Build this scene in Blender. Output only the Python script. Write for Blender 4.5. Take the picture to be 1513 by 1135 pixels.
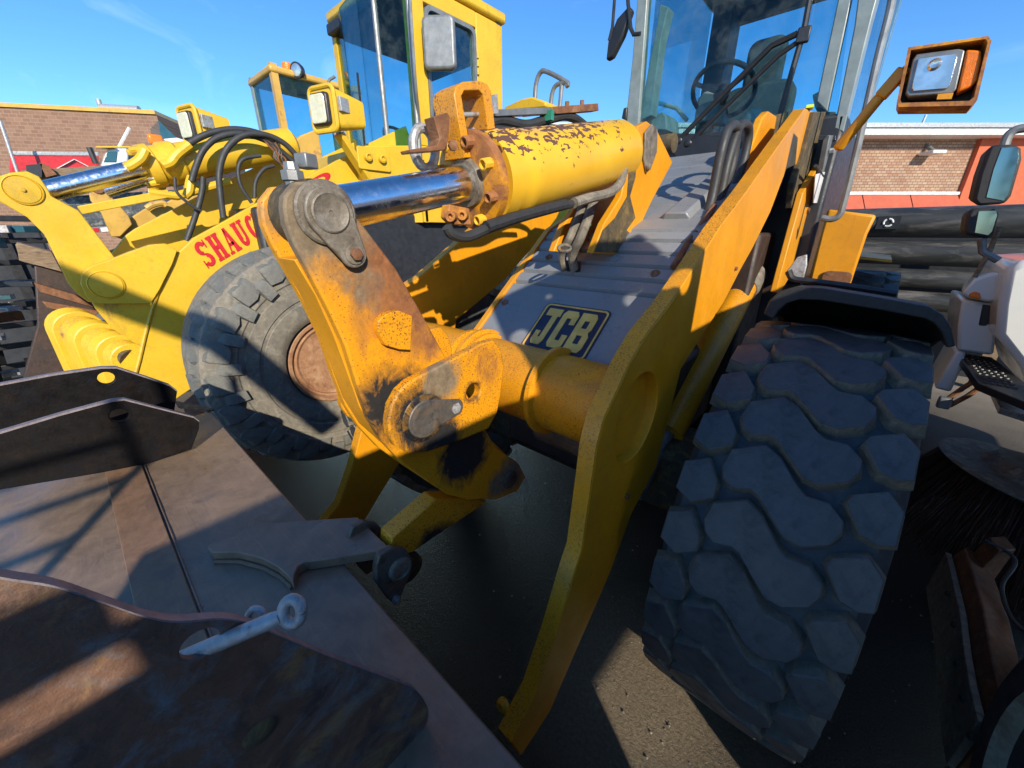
import bpy, bmesh, math, random
from mathutils import Vector, Matrix
random.seed(7)
S = bpy.context.scene
for o in list(bpy.data.objects): bpy.data.objects.remove(o)
COL = S.collection
R_ = math.radians

# ------------------------------------------------------------------ camera, sky, sun, exposure
# world: X across the yard, Y towards the back of the parked loaders, Z up, metres
EYE = Vector((0, 0, 1.8)); HEAD = R_(42); PITCH = R_(21.5); FPX = 568.0
FW = Vector((-math.sin(HEAD), math.cos(HEAD), 0)); RT = Vector((math.cos(HEAD), math.sin(HEAD), 0))
FD = FW*math.cos(PITCH) - Vector((0, 0, math.sin(PITCH))); DN = -(FW*math.sin(PITCH) + Vector((0, 0, math.cos(PITCH))))
cd = bpy.data.cameras.new('camera'); cam = bpy.data.objects.new('camera', cd); COL.objects.link(cam)
cd.sensor_width = 36; cd.lens = 36*FPX/1513; cd.clip_start = .02; cd.clip_end = 3000
M3 = Matrix((RT, -DN, -FD)).transposed()
cam.matrix_world = Matrix.Translation(EYE) @ M3.to_4x4()
S.camera = cam
SUNV = Vector((1.0, -.60, .57)).normalized()          # towards the sun
w = bpy.data.worlds.new('World'); S.world = w; w.use_nodes = True
wn = w.node_tree; bgn = wn.nodes['Background']
sk = wn.nodes.new('ShaderNodeTexSky'); sk.sky_type = 'NISHITA'; sk.sun_disc = False
sk.sun_elevation = math.asin(SUNV.z); sk.sun_rotation = math.atan2(SUNV.x, SUNV.y)
sk.air_density = 1.0; sk.dust_density = .0; sk.ozone_density = 4.5; sk.altitude = 1800
tcw = wn.nodes.new('ShaderNodeTexCoord'); mpw = wn.nodes.new('ShaderNodeMapping'); mpw.inputs['Scale'].default_value = (1.6, 5.0, 9.0); mpw.inputs['Rotation'].default_value = (.2, .1, .9)
nzw = wn.nodes.new('ShaderNodeTexNoise'); nzw.inputs['Scale'].default_value = 1.3; nzw.inputs['Detail'].default_value = 7; nzw.inputs['Distortion'].default_value = .9
crw = wn.nodes.new('ShaderNodeValToRGB'); crw.color_ramp.elements[0].position = .6; crw.color_ramp.elements[0].color = (0, 0, 0, 1); crw.color_ramp.elements[1].position = .85; crw.color_ramp.elements[1].color = (.16, .16, .16, 1)
mxw = wn.nodes.new('ShaderNodeMixRGB'); mxw.inputs['Color2'].default_value = (6.5, 7.6, 8.6, 1)
wn.links.new(tcw.outputs['Generated'], mpw.inputs[0]); wn.links.new(mpw.outputs[0], nzw.inputs[0]); wn.links.new(nzw.outputs[0], crw.inputs[0])
wn.links.new(crw.outputs[0], mxw.inputs['Fac']); wn.links.new(sk.outputs[0], mxw.inputs['Color1']); hsw = wn.nodes.new('ShaderNodeHueSaturation'); hsw.inputs['Saturation'].default_value = 1.16; wn.links.new(mxw.outputs[0], hsw.inputs['Color']); wn.links.new(hsw.outputs[0], bgn.inputs[0])
bgn.inputs[1].default_value = .15
sd = bpy.data.lights.new('sun', 'SUN'); sd.energy = 3.7; sd.angle = R_(.53); sd.color = (1, .9, .74)
sun = bpy.data.objects.new('sun', sd); COL.objects.link(sun); sun.rotation_euler = SUNV.to_track_quat('Z', 'Y').to_euler()
S.view_settings.view_transform = 'Standard'; S.view_settings.look = 'None'; S.view_settings.exposure = .74; S.view_settings.gamma = 1
S.render.engine = 'CYCLES'

# ------------------------------------------------------------------ survey helpers: where a sight line meets a real plane
def ray(x, y): return FD + RT*((x-756.5)/FPX) + DN*((y-567.5)/FPX)
def oX(x, y, c): d = ray(x, y); return EYE + d*((c-EYE.x)/d.x)
def oY(x, y, c): d = ray(x, y); return EYE + d*((c-EYE.y)/d.y)
def oZ(x, y, c): d = ray(x, y); return EYE + d*((c-EYE.z)/d.z)
def oXs(c, pts): return [oX(x, y, c) for x, y in pts]
def oYs(c, pts): return [oY(x, y, c) for x, y in pts]
V = Vector

# ------------------------------------------------------------------ mesh helpers
class MB:
    def __init__(s): s.v = []; s.f = []
    def prism(s, poly, off):
        off = V(off); n = len(poly); b = len(s.v)
        s.v += [V(p) for p in poly] + [V(p)+off for p in poly]
        s.f += [list(range(b, b+n)), list(range(b+2*n-1, b+n-1, -1))]
        for i in range(n): j = (i+1) % n; s.f.append([b+i, b+n+i, b+n+j, b+j])
        return s
    def box(s, c, d, rz=0, m=None):
        c = V(c); hx, hy, hz = d[0]/2, d[1]/2, d[2]/2
        q = m or Matrix.Rotation(rz, 3, 'Z')
        p = [c + q @ V((x, y, -hz)) for x, y in ((-hx, -hy), (hx, -hy), (hx, hy), (-hx, hy))]
        return s.prism(p, q @ V((0, 0, 2*hz)))
    def bar(s, a, b, w, h, up=(0, 0, 1)):
        a = V(a); b = V(b); t = (b-a).normalized(); sd_ = t.cross(V(up)).normalized(); u = sd_.cross(t)
        return s.prism([a+sd_*w/2*i+u*h/2*j for i, j in ((-1, -1), (1, -1), (1, 1), (-1, 1))], b-a)
    def rings(s, rr, close=True, cap=True):
        n = len(rr[0]); b = len(s.v)
        for r in rr: s.v += r
        for k in range(len(rr)-1):
            for i in range(n if close else n-1):
                j = (i+1) % n; s.f.append([b+k*n+i, b+k*n+j, b+(k+1)*n+j, b+(k+1)*n+i])
        if cap: s.f += [list(range(b+n-1, b-1, -1)), list(range(b+(len(rr)-1)*n, b+len(rr)*n))]
        return s
    def tube(s, pts, r, n=10, rs=None):
        pts = [V(p) for p in pts]; rr = []; prev = None
        for i, p in enumerate(pts):
            t = (pts[min(i+1, len(pts)-1)]-pts[max(i-1, 0)]).normalized()
            if prev is None:
                a = V((0, 0, 1)) if abs(t.z) < .9 else V((1, 0, 0)); x = t.cross(a).normalized()
            else: x = (prev - t*prev.dot(t)).normalized()
            prev = x; y = t.cross(x); q = rs[i] if rs else r
            rr.append([p+(x*math.cos(2*math.pi*k/n)+y*math.sin(2*math.pi*k/n))*q for k in range(n)])
        return s.rings(rr)
    def cyl(s, a, b, r, r2=None, n=28): return s.tube([a, b], r, n, [r, r2 if r2 is not None else r])
    def lathe(s, a, ax, prof, n=40):
        a = V(a); ax = V(ax).normalized(); h = V((0, 0, 1)) if abs(ax.z) < .9 else V((1, 0, 0)); x = ax.cross(h).normalized(); y = ax.cross(x)
        return s.rings([[a+ax*u+(x*math.cos(2*math.pi*k/n)+y*math.sin(2*math.pi*k/n))*max(r, .0005) for k in range(n)] for u, r in prof])
    def ball(s, c, d, n=14, m=8, q=None):
        c = V(c); q = q or Matrix.Identity(3)
        return s.rings([[c+q @ V((d[0]*math.sin(math.pi*(k+.02)/(m+.04))*math.cos(2*math.pi*i/n), d[1]*math.sin(math.pi*(k+.02)/(m+.04))*math.sin(2*math.pi*i/n), d[2]*math.cos(math.pi*(k+.02)/(m+.04)))) for i in range(n)] for k in range(m+1)])
    def build(s, name, mat, parent=None, bev=0, seg=2, ang=35, smooth=True):
        me = bpy.data.meshes.new(name); me.from_pydata([tuple(p) for p in s.v], [], s.f)
        bm = bmesh.new(); bm.from_mesh(me); bmesh.ops.recalc_face_normals(bm, faces=bm.faces); bm.to_mesh(me); bm.free()
        o = bpy.data.objects.new(name, me); COL.objects.link(o); me.materials.append(mat)
        if smooth: me.shade_smooth(); me.set_sharp_from_angle(angle=R_(ang))
        if bev:
            m = o.modifiers.new('bevel', 'BEVEL'); m.width = bev; m.segments = seg; m.limit_method = 'ANGLE'; m.angle_limit = R_(40)
        if parent: par(o, parent)
        return o
def cut(o, cutters, bev=0):
    """bore real holes: boolean each cutter out of o, then bevel"""
    for c in cutters:
        k = c.build('cutter', o.data.materials[0]); m = o.modifiers.new('cut', 'BOOLEAN'); m.object = k; m.operation = 'DIFFERENCE'; m.solver = 'EXACT'
        dg = bpy.context.evaluated_depsgraph_get(); me = bpy.data.meshes.new_from_object(o.evaluated_get(dg)); o.modifiers.clear(); old = o.data; o.data = me; me.name = old.name; bpy.data.meshes.remove(old); bpy.data.objects.remove(k)
    o.data.shade_smooth(); o.data.set_sharp_from_angle(angle=R_(35))
    if bev: m = o.modifiers.new('bevel', 'BEVEL'); m.width = bev; m.segments = 2; m.limit_method = 'ANGLE'; m.angle_limit = R_(40)
    return o
def par(o, p):
    o.parent = p
    if p.type == 'EMPTY': o.matrix_parent_inverse = Matrix.Translation(p.location).inverted()
def thing(name, label, cat, loc, group=None):
    o = bpy.data.objects.new(name, None); COL.objects.link(o); o.location = loc; o.empty_display_size = .2
    return tag(o, label, cat, group)
def tag(o, label, cat, group=None):
    o['label'] = label; o['category'] = cat
    if group: o['group'] = group
    return o
def arc(c, r, a0, a1, n, X=None):
    return [V((c[0], c[1]+r*math.cos(R_(a0+(a1-a0)*k/n)), c[2]+r*math.sin(R_(a0+(a1-a0)*k/n)))) for k in range(n+1)]
def spline(pts, n=8):
    pts = [V(p) for p in pts]; P = [pts[0]*2-pts[1]]+pts+[pts[-1]*2-pts[-2]]; out = []
    for i in range(1, len(P)-2):
        a, b, c, d = P[i-1:i+3]
        for k in range(n):
            t = k/n; out.append(.5*((2*b)+(c-a)*t+(2*a-5*b+4*c-d)*t*t+(3*b-a-3*c+d)*t*t*t))
    return out+[pts[-1]]
def rrect(cx, cy, hx, hy, r, n=4):
    out = []
    for sx, sy, a in ((1, 1, 0), (-1, 1, 90), (-1, -1, 180), (1, -1, 270)):
        out += [(cx+sx*(hx-r)+r*math.cos(R_(a+90*k/n)), cy+sy*(hy-r)+r*math.sin(R_(a+90*k/n))) for k in range(n+1)]
    return out

# ------------------------------------------------------------------ materials
def nodes(name):
    m = bpy.data.materials.new(name); m.use_nodes = True; nt = m.node_tree; b = nt.nodes['Principled BSDF']; return m, nt, b
def N(nt, t, **k):
    n = nt.nodes.new(t)
    for a, v in k.items():
        if a in n.inputs: n.inputs[a].default_value = v
        else: setattr(n, a, v)
    return n
def coords(nt, scale=(1, 1, 1)):
    t = nt.nodes.new('ShaderNodeTexCoord'); mp = nt.nodes.new('ShaderNodeMapping'); mp.inputs['Scale'].default_value = scale
    nt.links.new(t.outputs['Object'], mp.inputs[0]); return mp.outputs[0]
def noise(nt, co, scale, detail=6, rough=.6, dist=0):
    n = N(nt, 'ShaderNodeTexNoise', Scale=scale, Detail=detail, Roughness=rough, Distortion=dist); nt.links.new(co, n.inputs['Vector']); return n.outputs[0]
def ramp(nt, f, a, b, ca=(0, 0, 0, 1), cb=(1, 1, 1, 1)):
    r = nt.nodes.new('ShaderNodeValToRGB'); e = r.color_ramp.elements; e[0].position = a; e[1].position = b; e[0].color = ca; e[1].color = cb
    nt.links.new(f, r.inputs[0]); return r.outputs[0]
def mix(nt, f, a, b, mode='MIX'):
    m = nt.nodes.new('ShaderNodeMixRGB'); m.blend_type = mode
    for s_, i in ((f, 'Fac'), (a, 'Color1'), (b, 'Color2')):
        if hasattr(s_, 'links') or hasattr(s_, 'is_linked'): nt.links.new(s_, m.inputs[i])
        elif i == 'Fac': m.inputs[i].default_value = s_
        else: m.inputs[i].default_value = (*s_, 1)
    return m.outputs[0]
def bump(nt, b, h, st, d=.01):
    n = N(nt, 'ShaderNodeBump', Strength=st, Distance=d); nt.links.new(h, n.inputs['Height']); nt.links.new(n.outputs[0], b.inputs['Normal'])
def paint(name, c, rust=.0, speck=0., dirt=.3, rough=.38, rustc=(.17, .055, .018), dirtc=(.10, .075, .045), big=2.6, spk=190, topw=0, fade=.25):
    """worn enamel: mottled colour, rust blooms, chip specks, caked dirt"""
    m, nt, b = nodes(name); co = coords(nt)
    col = mix(nt, ramp(nt, noise(nt, co, 3.5, 5), .35, .75), c, [x*(1-fade) for x in c])
    col = mix(nt, ramp(nt, noise(nt, co, 38, 4), .52, .8), col, [x*.72+.02 for x in c])
    if dirt: 
        d_ = ramp(nt, noise(nt, co, 5.2, 9, .72, .6), .72-dirt*.4, .86-dirt*.25); col = mix(nt, d_, col, mix(nt, .45, c, dirtc))
    stq = ramp(nt, noise(nt, coords(nt, (22, 22, 1.6)), 1.6, 8, .7), .58, .8); sk_ = N(nt, 'ShaderNodeMath', operation='MULTIPLY'); sk_.inputs[1].default_value = .3+.4*dirt; nt.links.new(stq, sk_.inputs[0]); col = mix(nt, sk_.outputs[0], col, mix(nt, .6, c, dirtc))   # rain streaks
    scq = ramp(nt, noise(nt, coords(nt, (9, 60, 14)), 2.2, 6, .7, .8), .66, .7); sc2 = N(nt, 'ShaderNodeMath', operation='MULTIPLY'); sc2.inputs[1].default_value = .35; nt.links.new(scq, sc2.inputs[0]); col = mix(nt, sc2.outputs[0], col, [x*.45+.01 for x in c])   # scuffs
    if speck:
        sp = ramp(nt, noise(nt, coords(nt, (1, 1, 1)), spk, 3, .55), .685-speck*.14, .72-speck*.14)
        area = ramp(nt, noise(nt, co, 5.0, 6, .7), .36, .6); mm = N(nt, 'ShaderNodeMath', operation='MULTIPLY'); nt.links.new(sp, mm.inputs[0]); nt.links.new(area, mm.inputs[1])
        col = mix(nt, mm.outputs[0], col, (.13, .055, .022))
    if rust:
        rs = ramp(nt, noise(nt, co, big, 10, .74, .35), .70-rust*.36, .78-rust*.34)
        rc = mix(nt, ramp(nt, noise(nt, co, 30, 6, .7), .35, .7), rustc, [x*1.9+.02 for x in rustc])
        col = mix(nt, rs, col, rc)
        rr = ramp(nt, rs, 0, 1, (rough,)*3+(1,), (.85,)*3+(1,)); nt.links.new(rr, b.inputs['Roughness'])
    else: nt.links.new(ramp(nt, noise(nt, co, 9, 5), .3, .8, (rough-.08,)*3+(1,), (rough+.22,)*3+(1,)), b.inputs['Roughness'])
    nt.links.new(col, b.inputs['Base Color']); bump(nt, b, noise(nt, co, 60, 5, .6), .12, .004)
    return m
def plain(name, c, rough=.5, metal=0, var=.25, scale=14, bmp=.1, spec=.5):
    m, nt, b = nodes(name); co = coords(nt)
    nt.links.new(mix(nt, ramp(nt, noise(nt, co, scale, 6, .65), .3, .72), [x*(1-var) for x in c], [x*(1+var) for x in c]), b.inputs['Base Color'])
    nt.links.new(ramp(nt, noise(nt, co, scale*1.7, 5), .3, .7, (max(rough-.1, .03),)*3+(1,), (min(rough+.12, 1),)*3+(1,)), b.inputs['Roughness'])
    b.inputs['Metallic'].default_value = metal; b.inputs['Specular IOR Level'].default_value = spec
    if bmp: bump(nt, b, noise(nt, co, scale*5, 5), bmp, .004)
    return m
def blend3(name, cols, scale=4, rough=.7, stretch=(1, 1, 1), metal=0, bmp=.25, spec=.5, dist=.6, scr=None):
    """patchy surface out of several colours laid over each other"""
    m, nt, b = nodes(name); co = coords(nt, stretch); col = None
    for k, c in enumerate(cols):
        if k == 0: col = mix(nt, ramp(nt, noise(nt, co, scale*6, 5), .3, .7), [x*.8 for x in c], [x*1.15 for x in c])
        else:
            of = N(nt, 'ShaderNodeVectorMath', operation='ADD'); of.inputs[1].default_value = (k*7.3, k*3.1, k*5.7); nt.links.new(co, of.inputs[0])
            col = mix(nt, ramp(nt, noise(nt, of.outputs[0], scale*(1+.6*k), 9, .72, dist), .5, .66), col, c)
    if scr:                                                  # long rub marks and scratches
        for st_, amt, cc in ((scr, .5, 1.55), ((scr[0]*.6, scr[1]*2.3, scr[2]*.7), .35, .5)):
            k_ = ramp(nt, noise(nt, coords(nt, st_), 3, 7, .7, .4), .56, .74); kk = N(nt, 'ShaderNodeMath', operation='MULTIPLY'); kk.inputs[1].default_value = amt; nt.links.new(k_, kk.inputs[0]); col = mix(nt, kk.outputs[0], col, [min(x*cc, 1) for x in cols[0]])
    nt.links.new(col, b.inputs['Base Color'])
    nt.links.new(ramp(nt, noise(nt, co, scale*3, 6), .3, .7, (max(rough-.18, .05),)*3+(1,), (min(rough+.1, 1),)*3+(1,)), b.inputs['Roughness'])
    b.inputs['Metallic'].default_value = metal; b.inputs['Specular IOR Level'].default_value = spec
    bump(nt, b, noise(nt, co, scale*14, 8, .7), bmp, .006); return m
def tinted(name, c, gl=.06, dark=.0):
    m = bpy.data.materials.new(name); m.use_nodes = True; nt = m.node_tree; nt.nodes.clear()
    o = nt.nodes.new('ShaderNodeOutputMaterial'); t = N(nt, 'ShaderNodeBsdfTransparent', Color=(*c, 1)); g = N(nt, 'ShaderNodeBsdfGlossy', Roughness=.03); fr = N(nt, 'ShaderNodeFresnel', IOR=1.45)
    df = N(nt, 'ShaderNodeBsdfDiffuse', Color=(.55, .56, .5, 1)); m2 = nt.nodes.new('ShaderNodeMixShader'); mx = nt.nodes.new('ShaderNodeMixShader')
    co = coords(nt); nt.links.new(ramp(nt, noise(nt, co, 7, 8, .75), .45, .85, (.0,)*3+(1,), (gl*2.2,)*3+(1,)), m2.inputs[0])
    nt.links.new(t.outputs[0], m2.inputs[1]); nt.links.new(df.outputs[0], m2.inputs[2])
    fm = N(nt, 'ShaderNodeMath', operation='MULTIPLY'); fm.inputs[1].default_value = .55; nt.links.new(fr.outputs[0], fm.inputs[0]); nt.links.new(fm.outputs[0], mx.inputs[0]); nt.links.new(m2.outputs[0], mx.inputs[1]); nt.links.new(g.outputs[0], mx.inputs[2]); nt.links.new(mx.outputs[0], o.inputs[0]); return m

YJ = (.76, .315, .008); YS = (.72, .445, .024)
mt = dict(
 arm=paint('orange yellow enamel', YJ, rust=0, speck=.12, dirt=.3),
 armrust=paint('rust flecked orange yellow enamel', YJ, rust=.16, speck=.85, dirt=.5, spk=210),
 lever=paint('scraped orange yellow enamel', YJ, rust=.72, speck=.3, dirt=.4, rustc=(.20, .075, .022), big=3.4),
 bell=None,
 lug=paint('greasy yellow enamel', YJ, rust=.25, speck=.7, dirt=.6, rustc=(.03, .027, .024), big=6),
 grease=blend3('black grease over metal', [(.012, .012, .014), (.05, .045, .04), (.3, .15, .02)], 7, .45),
 pin=blend3('weathered bare steel', [(.20, .17, .13), (.10, .075, .05), (.30, .27, .22)], 14, .6, metal=.25),
 pindark=blend3('dark oily steel', [(.12, .11, .10), (.045, .04, .036), (.20, .13, .08)], 14, .45, metal=.3),
 barrel=paint('flaking yellow enamel', (.80, .46, .03), rust=.0, speck=.35, dirt=.35, fade=.12),
 sy=paint('lemon yellow enamel', YS, speck=.06, dirt=.34, fade=.16),
 sydirty=paint('rust streaked lemon enamel', YS, rust=.3, speck=.5, dirt=.5, rustc=(.14, .06, .03)),
 tan=paint('faded tan yellow enamel', (.62, .37, .07), rust=.35, dirt=.4, rustc=(.22, .10, .045)),
 chrome=plain('polished rod chrome', (.80, .81, .83), .2, 1, .06, 30, 0),
 hood=paint('grey hood enamel', (.235, .245, .255), dirt=.18, rough=.3, dirtc=(.2, .18, .15), fade=.15),
 black=plain('satin black', (.018, .018, .02), .42), blackrough=plain('rough black plastic', (.025, .026, .028), .6, bmp=.4, scale=60),
 hose=plain('black hose rubber', (.035, .036, .036), .55, bmp=.15), hosegrey=blend3('dusty grey sleeve', [(.17, .15, .12), (.09, .08, .065), (.28, .25, .2)], 9, .8),
 grime=blend3('caked grease and dirt', [(.085, .065, .035), (.035, .028, .018), (.20, .13, .04)], 9, .85, bmp=.7),
 rust=blend3('brown rust', [(.20, .085, .035), (.10, .04, .02), (.30, .15, .07)], 9, .8, bmp=.4),
 darkrust=blend3('dark brown rust', [(.045, .026, .019), (.07, .035, .02), (.025, .02, .02)], 5, .6),
 bucket=blend3('brown grey mill steel', [(.215, .148, .10), (.27, .185, .125), (.155, .108, .075)], 3, .42, metal=.1, bmp=.2, scr=(2, 26, 26)),
 rustplate=blend3('rubbed brown strip', [(.20, .115, .065), (.25, .15, .09), (.14, .085, .055)], 4, .5, bmp=.2, scr=(2, 30, 30)),
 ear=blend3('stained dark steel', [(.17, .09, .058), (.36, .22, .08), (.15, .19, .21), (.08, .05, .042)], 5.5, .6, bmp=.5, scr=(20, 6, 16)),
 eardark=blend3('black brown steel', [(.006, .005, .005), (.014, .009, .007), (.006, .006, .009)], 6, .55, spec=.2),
 edge=plain('flame cut edge', (.26, .22, .23), .55, .3, .3, 40, .3),
 galv=blend3('galvanised steel', [(.42, .44, .45), (.30, .30, .29), (.25, .17, .12)], 16, .5, metal=.35),
 greysteel=plain('grey tube steel', (.22, .23, .23), .45, .4),
 post=plain('grey green cab post', (.22, .26, .25), .35, 0, .2), postlight=plain('pale grey trim', (.40, .41, .36), .6),
 cabdark=plain('dark cab trim', (.022, .025, .032), .5), seat=plain('dark seat cloth', (.055, .06, .065), .85, bmp=.3, scale=40),
 roof=plain('grey cab lining', (.20, .20, .20), .8),
 glass=tinted('blue green tinted glass', (.74, .90, .93), .05), sglass=tinted('tinted glass', (.5, .74, .78), .03),
 clearglass=tinted('clear lens glass', (.85, .88, .86), .15),
 reflector=plain('lamp reflector', (.62, .62, .58), .16, .85, .35, 9, .06), lens=plain('frosted lamp glass', (.62, .6, .42), .15, 0, .15, 30, .2),
 amber=plain('amber lens', (.85, .20, .01), .18, 0, .2, 60, .5), white=plain('white truck enamel', (.72, .74, .72), .14, 0, .06, 3, 0),
 offwhite=plain('white paint', (.7, .7, .66), .5), red=plain('red paint', (.55, .02, .025), .35), redletter=plain('red sign paint', (.52, .012, .02), .5, 0, .2, 30, 0),
 badge=plain('badge yellow', (.80, .47, .10), .4), navy=plain('badge navy', (.02, .025, .06), .4),
 mirror=plain('mirror glass', (.22, .27, .25), .03, 1, .05, 3, 0), teal=plain('dark window glass', (.03, .10, .13), .06, 0, .2, 3, 0),
 pipe=blend3('dusty black polyethylene', [(.028, .030, .030), (.075, .078, .075), (.14, .13, .12)], 1.6, .55, (.4, 1, 2)),
 wood=blend3('weathered timber', [(.22, .15, .09), (.10, .07, .05), (.30, .23, .16)], 6, .9, (1, 1, 5)),
 tyre=blend3('dusty tyre rubber', [(.07, .072, .075), (.092, .092, .09), (.035, .037, .041)], 7, .6, bmp=.3),
 groove=blend3('dried silt in tread', [(.062, .07, .08), (.045, .052, .062), (.10, .105, .105)], 8, .8, bmp=.5),
 styre=blend3('grey brown dusty rubber', [(.19, .17, .135), (.12, .115, .10), (.26, .235, .185)], 7, .85, bmp=.3),
 slug=blend3('worn grey rubber', [(.14, .14, .125), (.10, .105, .10), (.20, .185, .15)], 9, .8),
 rim=blend3('rusty rim', [(.33, .17, .085), (.20, .085, .04), (.42, .25, .14)], 5, .7),
 green=plain('green tape', (.03, .25, .15), .5), hivis=plain('lime yellow tape', (.55, .75, .03), .5), tape=plain('white tape', (.7, .7, .68), .4),
 orangebrush=blend3('flaking orange enamel', [(.16, .055, .02), (.07, .03, .02), (.22, .10, .04)], 8, .7),
 step=plain('black step tread', (.03, .033, .036), .35, .2, .2, 40, .3), chromestep=plain('bright tread plate', (.5, .52, .55), .3, .6),
flank=blend3('dusty lug flank', [(.19, .17, .13), (.11, .11, .105), (.27, .24, .18)], 14, .8, bmp=.4),
 brown=plain('brown bristle', (.05, .025, .016), .8))

# ground: wet patched asphalt
def asphalt():
    m, nt, b = nodes('wet patched asphalt'); co = coords(nt)
    col = mix(nt, ramp(nt, noise(nt, co, 160, 4, .7), .3, .75), (.004, .004, .005), (.02, .02, .021))
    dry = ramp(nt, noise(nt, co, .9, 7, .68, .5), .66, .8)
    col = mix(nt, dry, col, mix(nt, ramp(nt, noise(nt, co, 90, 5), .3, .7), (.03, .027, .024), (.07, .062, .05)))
    d = N(nt, 'ShaderNodeVectorMath', operation='DISTANCE'); d.inputs[1].default_value = (-.3, 1.15, 0); nt.links.new(co, d.inputs[0])   # sand colour painted where the sun patch lands, to keep it light tan
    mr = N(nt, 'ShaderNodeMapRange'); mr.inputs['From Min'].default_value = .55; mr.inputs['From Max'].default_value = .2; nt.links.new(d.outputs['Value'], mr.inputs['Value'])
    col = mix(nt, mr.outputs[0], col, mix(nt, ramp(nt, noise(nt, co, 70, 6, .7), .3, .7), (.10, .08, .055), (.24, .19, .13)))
    d2 = N(nt, 'ShaderNodeVectorMath', operation='DISTANCE'); d2.inputs[1].default_value = (-1.2, 2.0, 0); nt.links.new(co, d2.inputs[0])   # dry yard away from the parked machines, made paler to bounce warm light
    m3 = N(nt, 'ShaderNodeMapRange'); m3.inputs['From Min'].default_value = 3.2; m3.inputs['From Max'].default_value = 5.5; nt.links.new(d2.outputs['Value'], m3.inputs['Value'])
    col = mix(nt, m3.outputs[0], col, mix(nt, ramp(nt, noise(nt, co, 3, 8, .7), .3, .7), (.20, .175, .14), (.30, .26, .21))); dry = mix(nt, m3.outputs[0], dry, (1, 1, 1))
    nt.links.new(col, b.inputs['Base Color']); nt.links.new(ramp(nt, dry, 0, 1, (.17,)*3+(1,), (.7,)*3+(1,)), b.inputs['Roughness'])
    h = mix(nt, .5, noise(nt, co, 120, 6, .75), noise(nt, co, 34, 5, .7)); b.inputs['Specular IOR Level'].default_value = .32; bump(nt, b, h, .9, .014); return m
def brick(name, c1, c2, mo, sc, ang):
    m, nt, b = nodes(name); t = nt.nodes.new('ShaderNodeTexCoord'); m1 = nt.nodes.new('ShaderNodeMapping'); m1.inputs['Rotation'].default_value = (0, 0, ang)
    mp = nt.nodes.new('ShaderNodeMapping'); mp.inputs['Rotation'].default_value = (R_(90), 0, 0)
    nt.links.new(t.outputs['Object'], m1.inputs[0]); nt.links.new(m1.outputs[0], mp.inputs[0])
    bt = N(nt, 'ShaderNodeTexBrick', Color1=(*c1, 1), Color2=(*c2, 1), Mortar=(*mo, 1), Scale=sc); bt.inputs['Mortar Size'].default_value = .022
    nt.links.new(mp.outputs[0], bt.inputs[0]); nt.links.new(mix(nt, ramp(nt, noise(nt, coords(nt), 1.2, 7), .3, .7), bt.outputs[0], mix(nt, .35, bt.outputs[0], (.12, .06, .04))), b.inputs['Base Color'])
    b.inputs['Roughness'].default_value = .85; return m
def worn(name, c, layers, speck=.4, rough=.45):
    """enamel with wear of its own shape: layers of (colour, centre, radius, stretch, noise scale, amount) round a worn spot"""
    m, nt, b = nodes(name); co = coords(nt)
    col = mix(nt, ramp(nt, noise(nt, co, 4, 6), .3, .75), c, [x*.78 for x in c])
    sp = ramp(nt, noise(nt, co, 200, 3, .55), .685-speck*.14, .72-speck*.14); col = mix(nt, sp, col, (.15, .06, .025))
    tot = None
    for (cc, cen, rad, ns, amt) in layers:
        d = N(nt, 'ShaderNodeVectorMath', operation='DISTANCE'); d.inputs[1].default_value = cen; nt.links.new(co, d.inputs[0])
        mr = N(nt, 'ShaderNodeMapRange'); mr.inputs['From Min'].default_value = rad*1.5; mr.inputs['From Max'].default_value = rad*.3; mr.inputs['To Min'].default_value = -.35; mr.inputs['To Max'].default_value = amt; nt.links.new(d.outputs['Value'], mr.inputs['Value'])
        ad = N(nt, 'ShaderNodeMath', operation='ADD'); nt.links.new(mr.outputs[0], ad.inputs[0]); nt.links.new(noise(nt, coords(nt, (1, 1.5, 1)), ns, 9, .72, .5), ad.inputs[1])
        k = ramp(nt, ad.outputs[0], .46, .78)
        c2 = mix(nt, ramp(nt, noise(nt, co, ns*4, 7, .75), .3, .72), [x*.55 for x in cc], [x*1.5 for x in cc]); col = mix(nt, k, col, c2)
        tot = k if tot is None else mix(nt, k, tot, (1, 1, 1))
    nt.links.new(col, b.inputs['Base Color']); nt.links.new(ramp(nt, tot, 0, 1, (rough,)*3+(1,), (.75,)*3+(1,)), b.inputs['Roughness'])
    bump(nt, b, noise(nt, co, 70, 7, .7), .3, .005); return m
GR = (.19, .14, .085); RU = (.235, .09, .03); BLK = (.014, .013, .013)
mt['bell'] = worn('bellcrank enamel worn to rust', YJ, [
 (RU, oX(600, 440, -.80), .18, 9, .28), (RU, oX(560, 390, -.8), .16, 13, .28), (RU, oX(640, 500, -.8), .08, 13, .25), (GR, oX(465, 310, -.80), .13, 9, .45), (GR, oX(540, 425, -.80), .09, 15, .1), (GR, oX(760, 700, -.8), .1, 9, .4), (BLK, oX(690, 670, -.80), .12, 15, .5), (BLK, oX(585, 600, -.80), .12, 15, .45), (GR, oX(740, 715, -.8), .07, 15, .4)])
mt['lug'] = worn('enamel smeared with black grease', YJ, [
 (RU, oX(720, 540, -.76), .12, 14, .1), (BLK, oX(622, 620, -.76), .10, 15, .5), (BLK, oX(650, 655, -.76), .11, 16, .38), (GR, oX(655, 560, -.76), .07, 10, .45), (BLK, oX(700, 580, -.76), .04, 14, .45), (BLK, oX(640, 812, -.85), .1, 12, .5)], .7)

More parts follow.
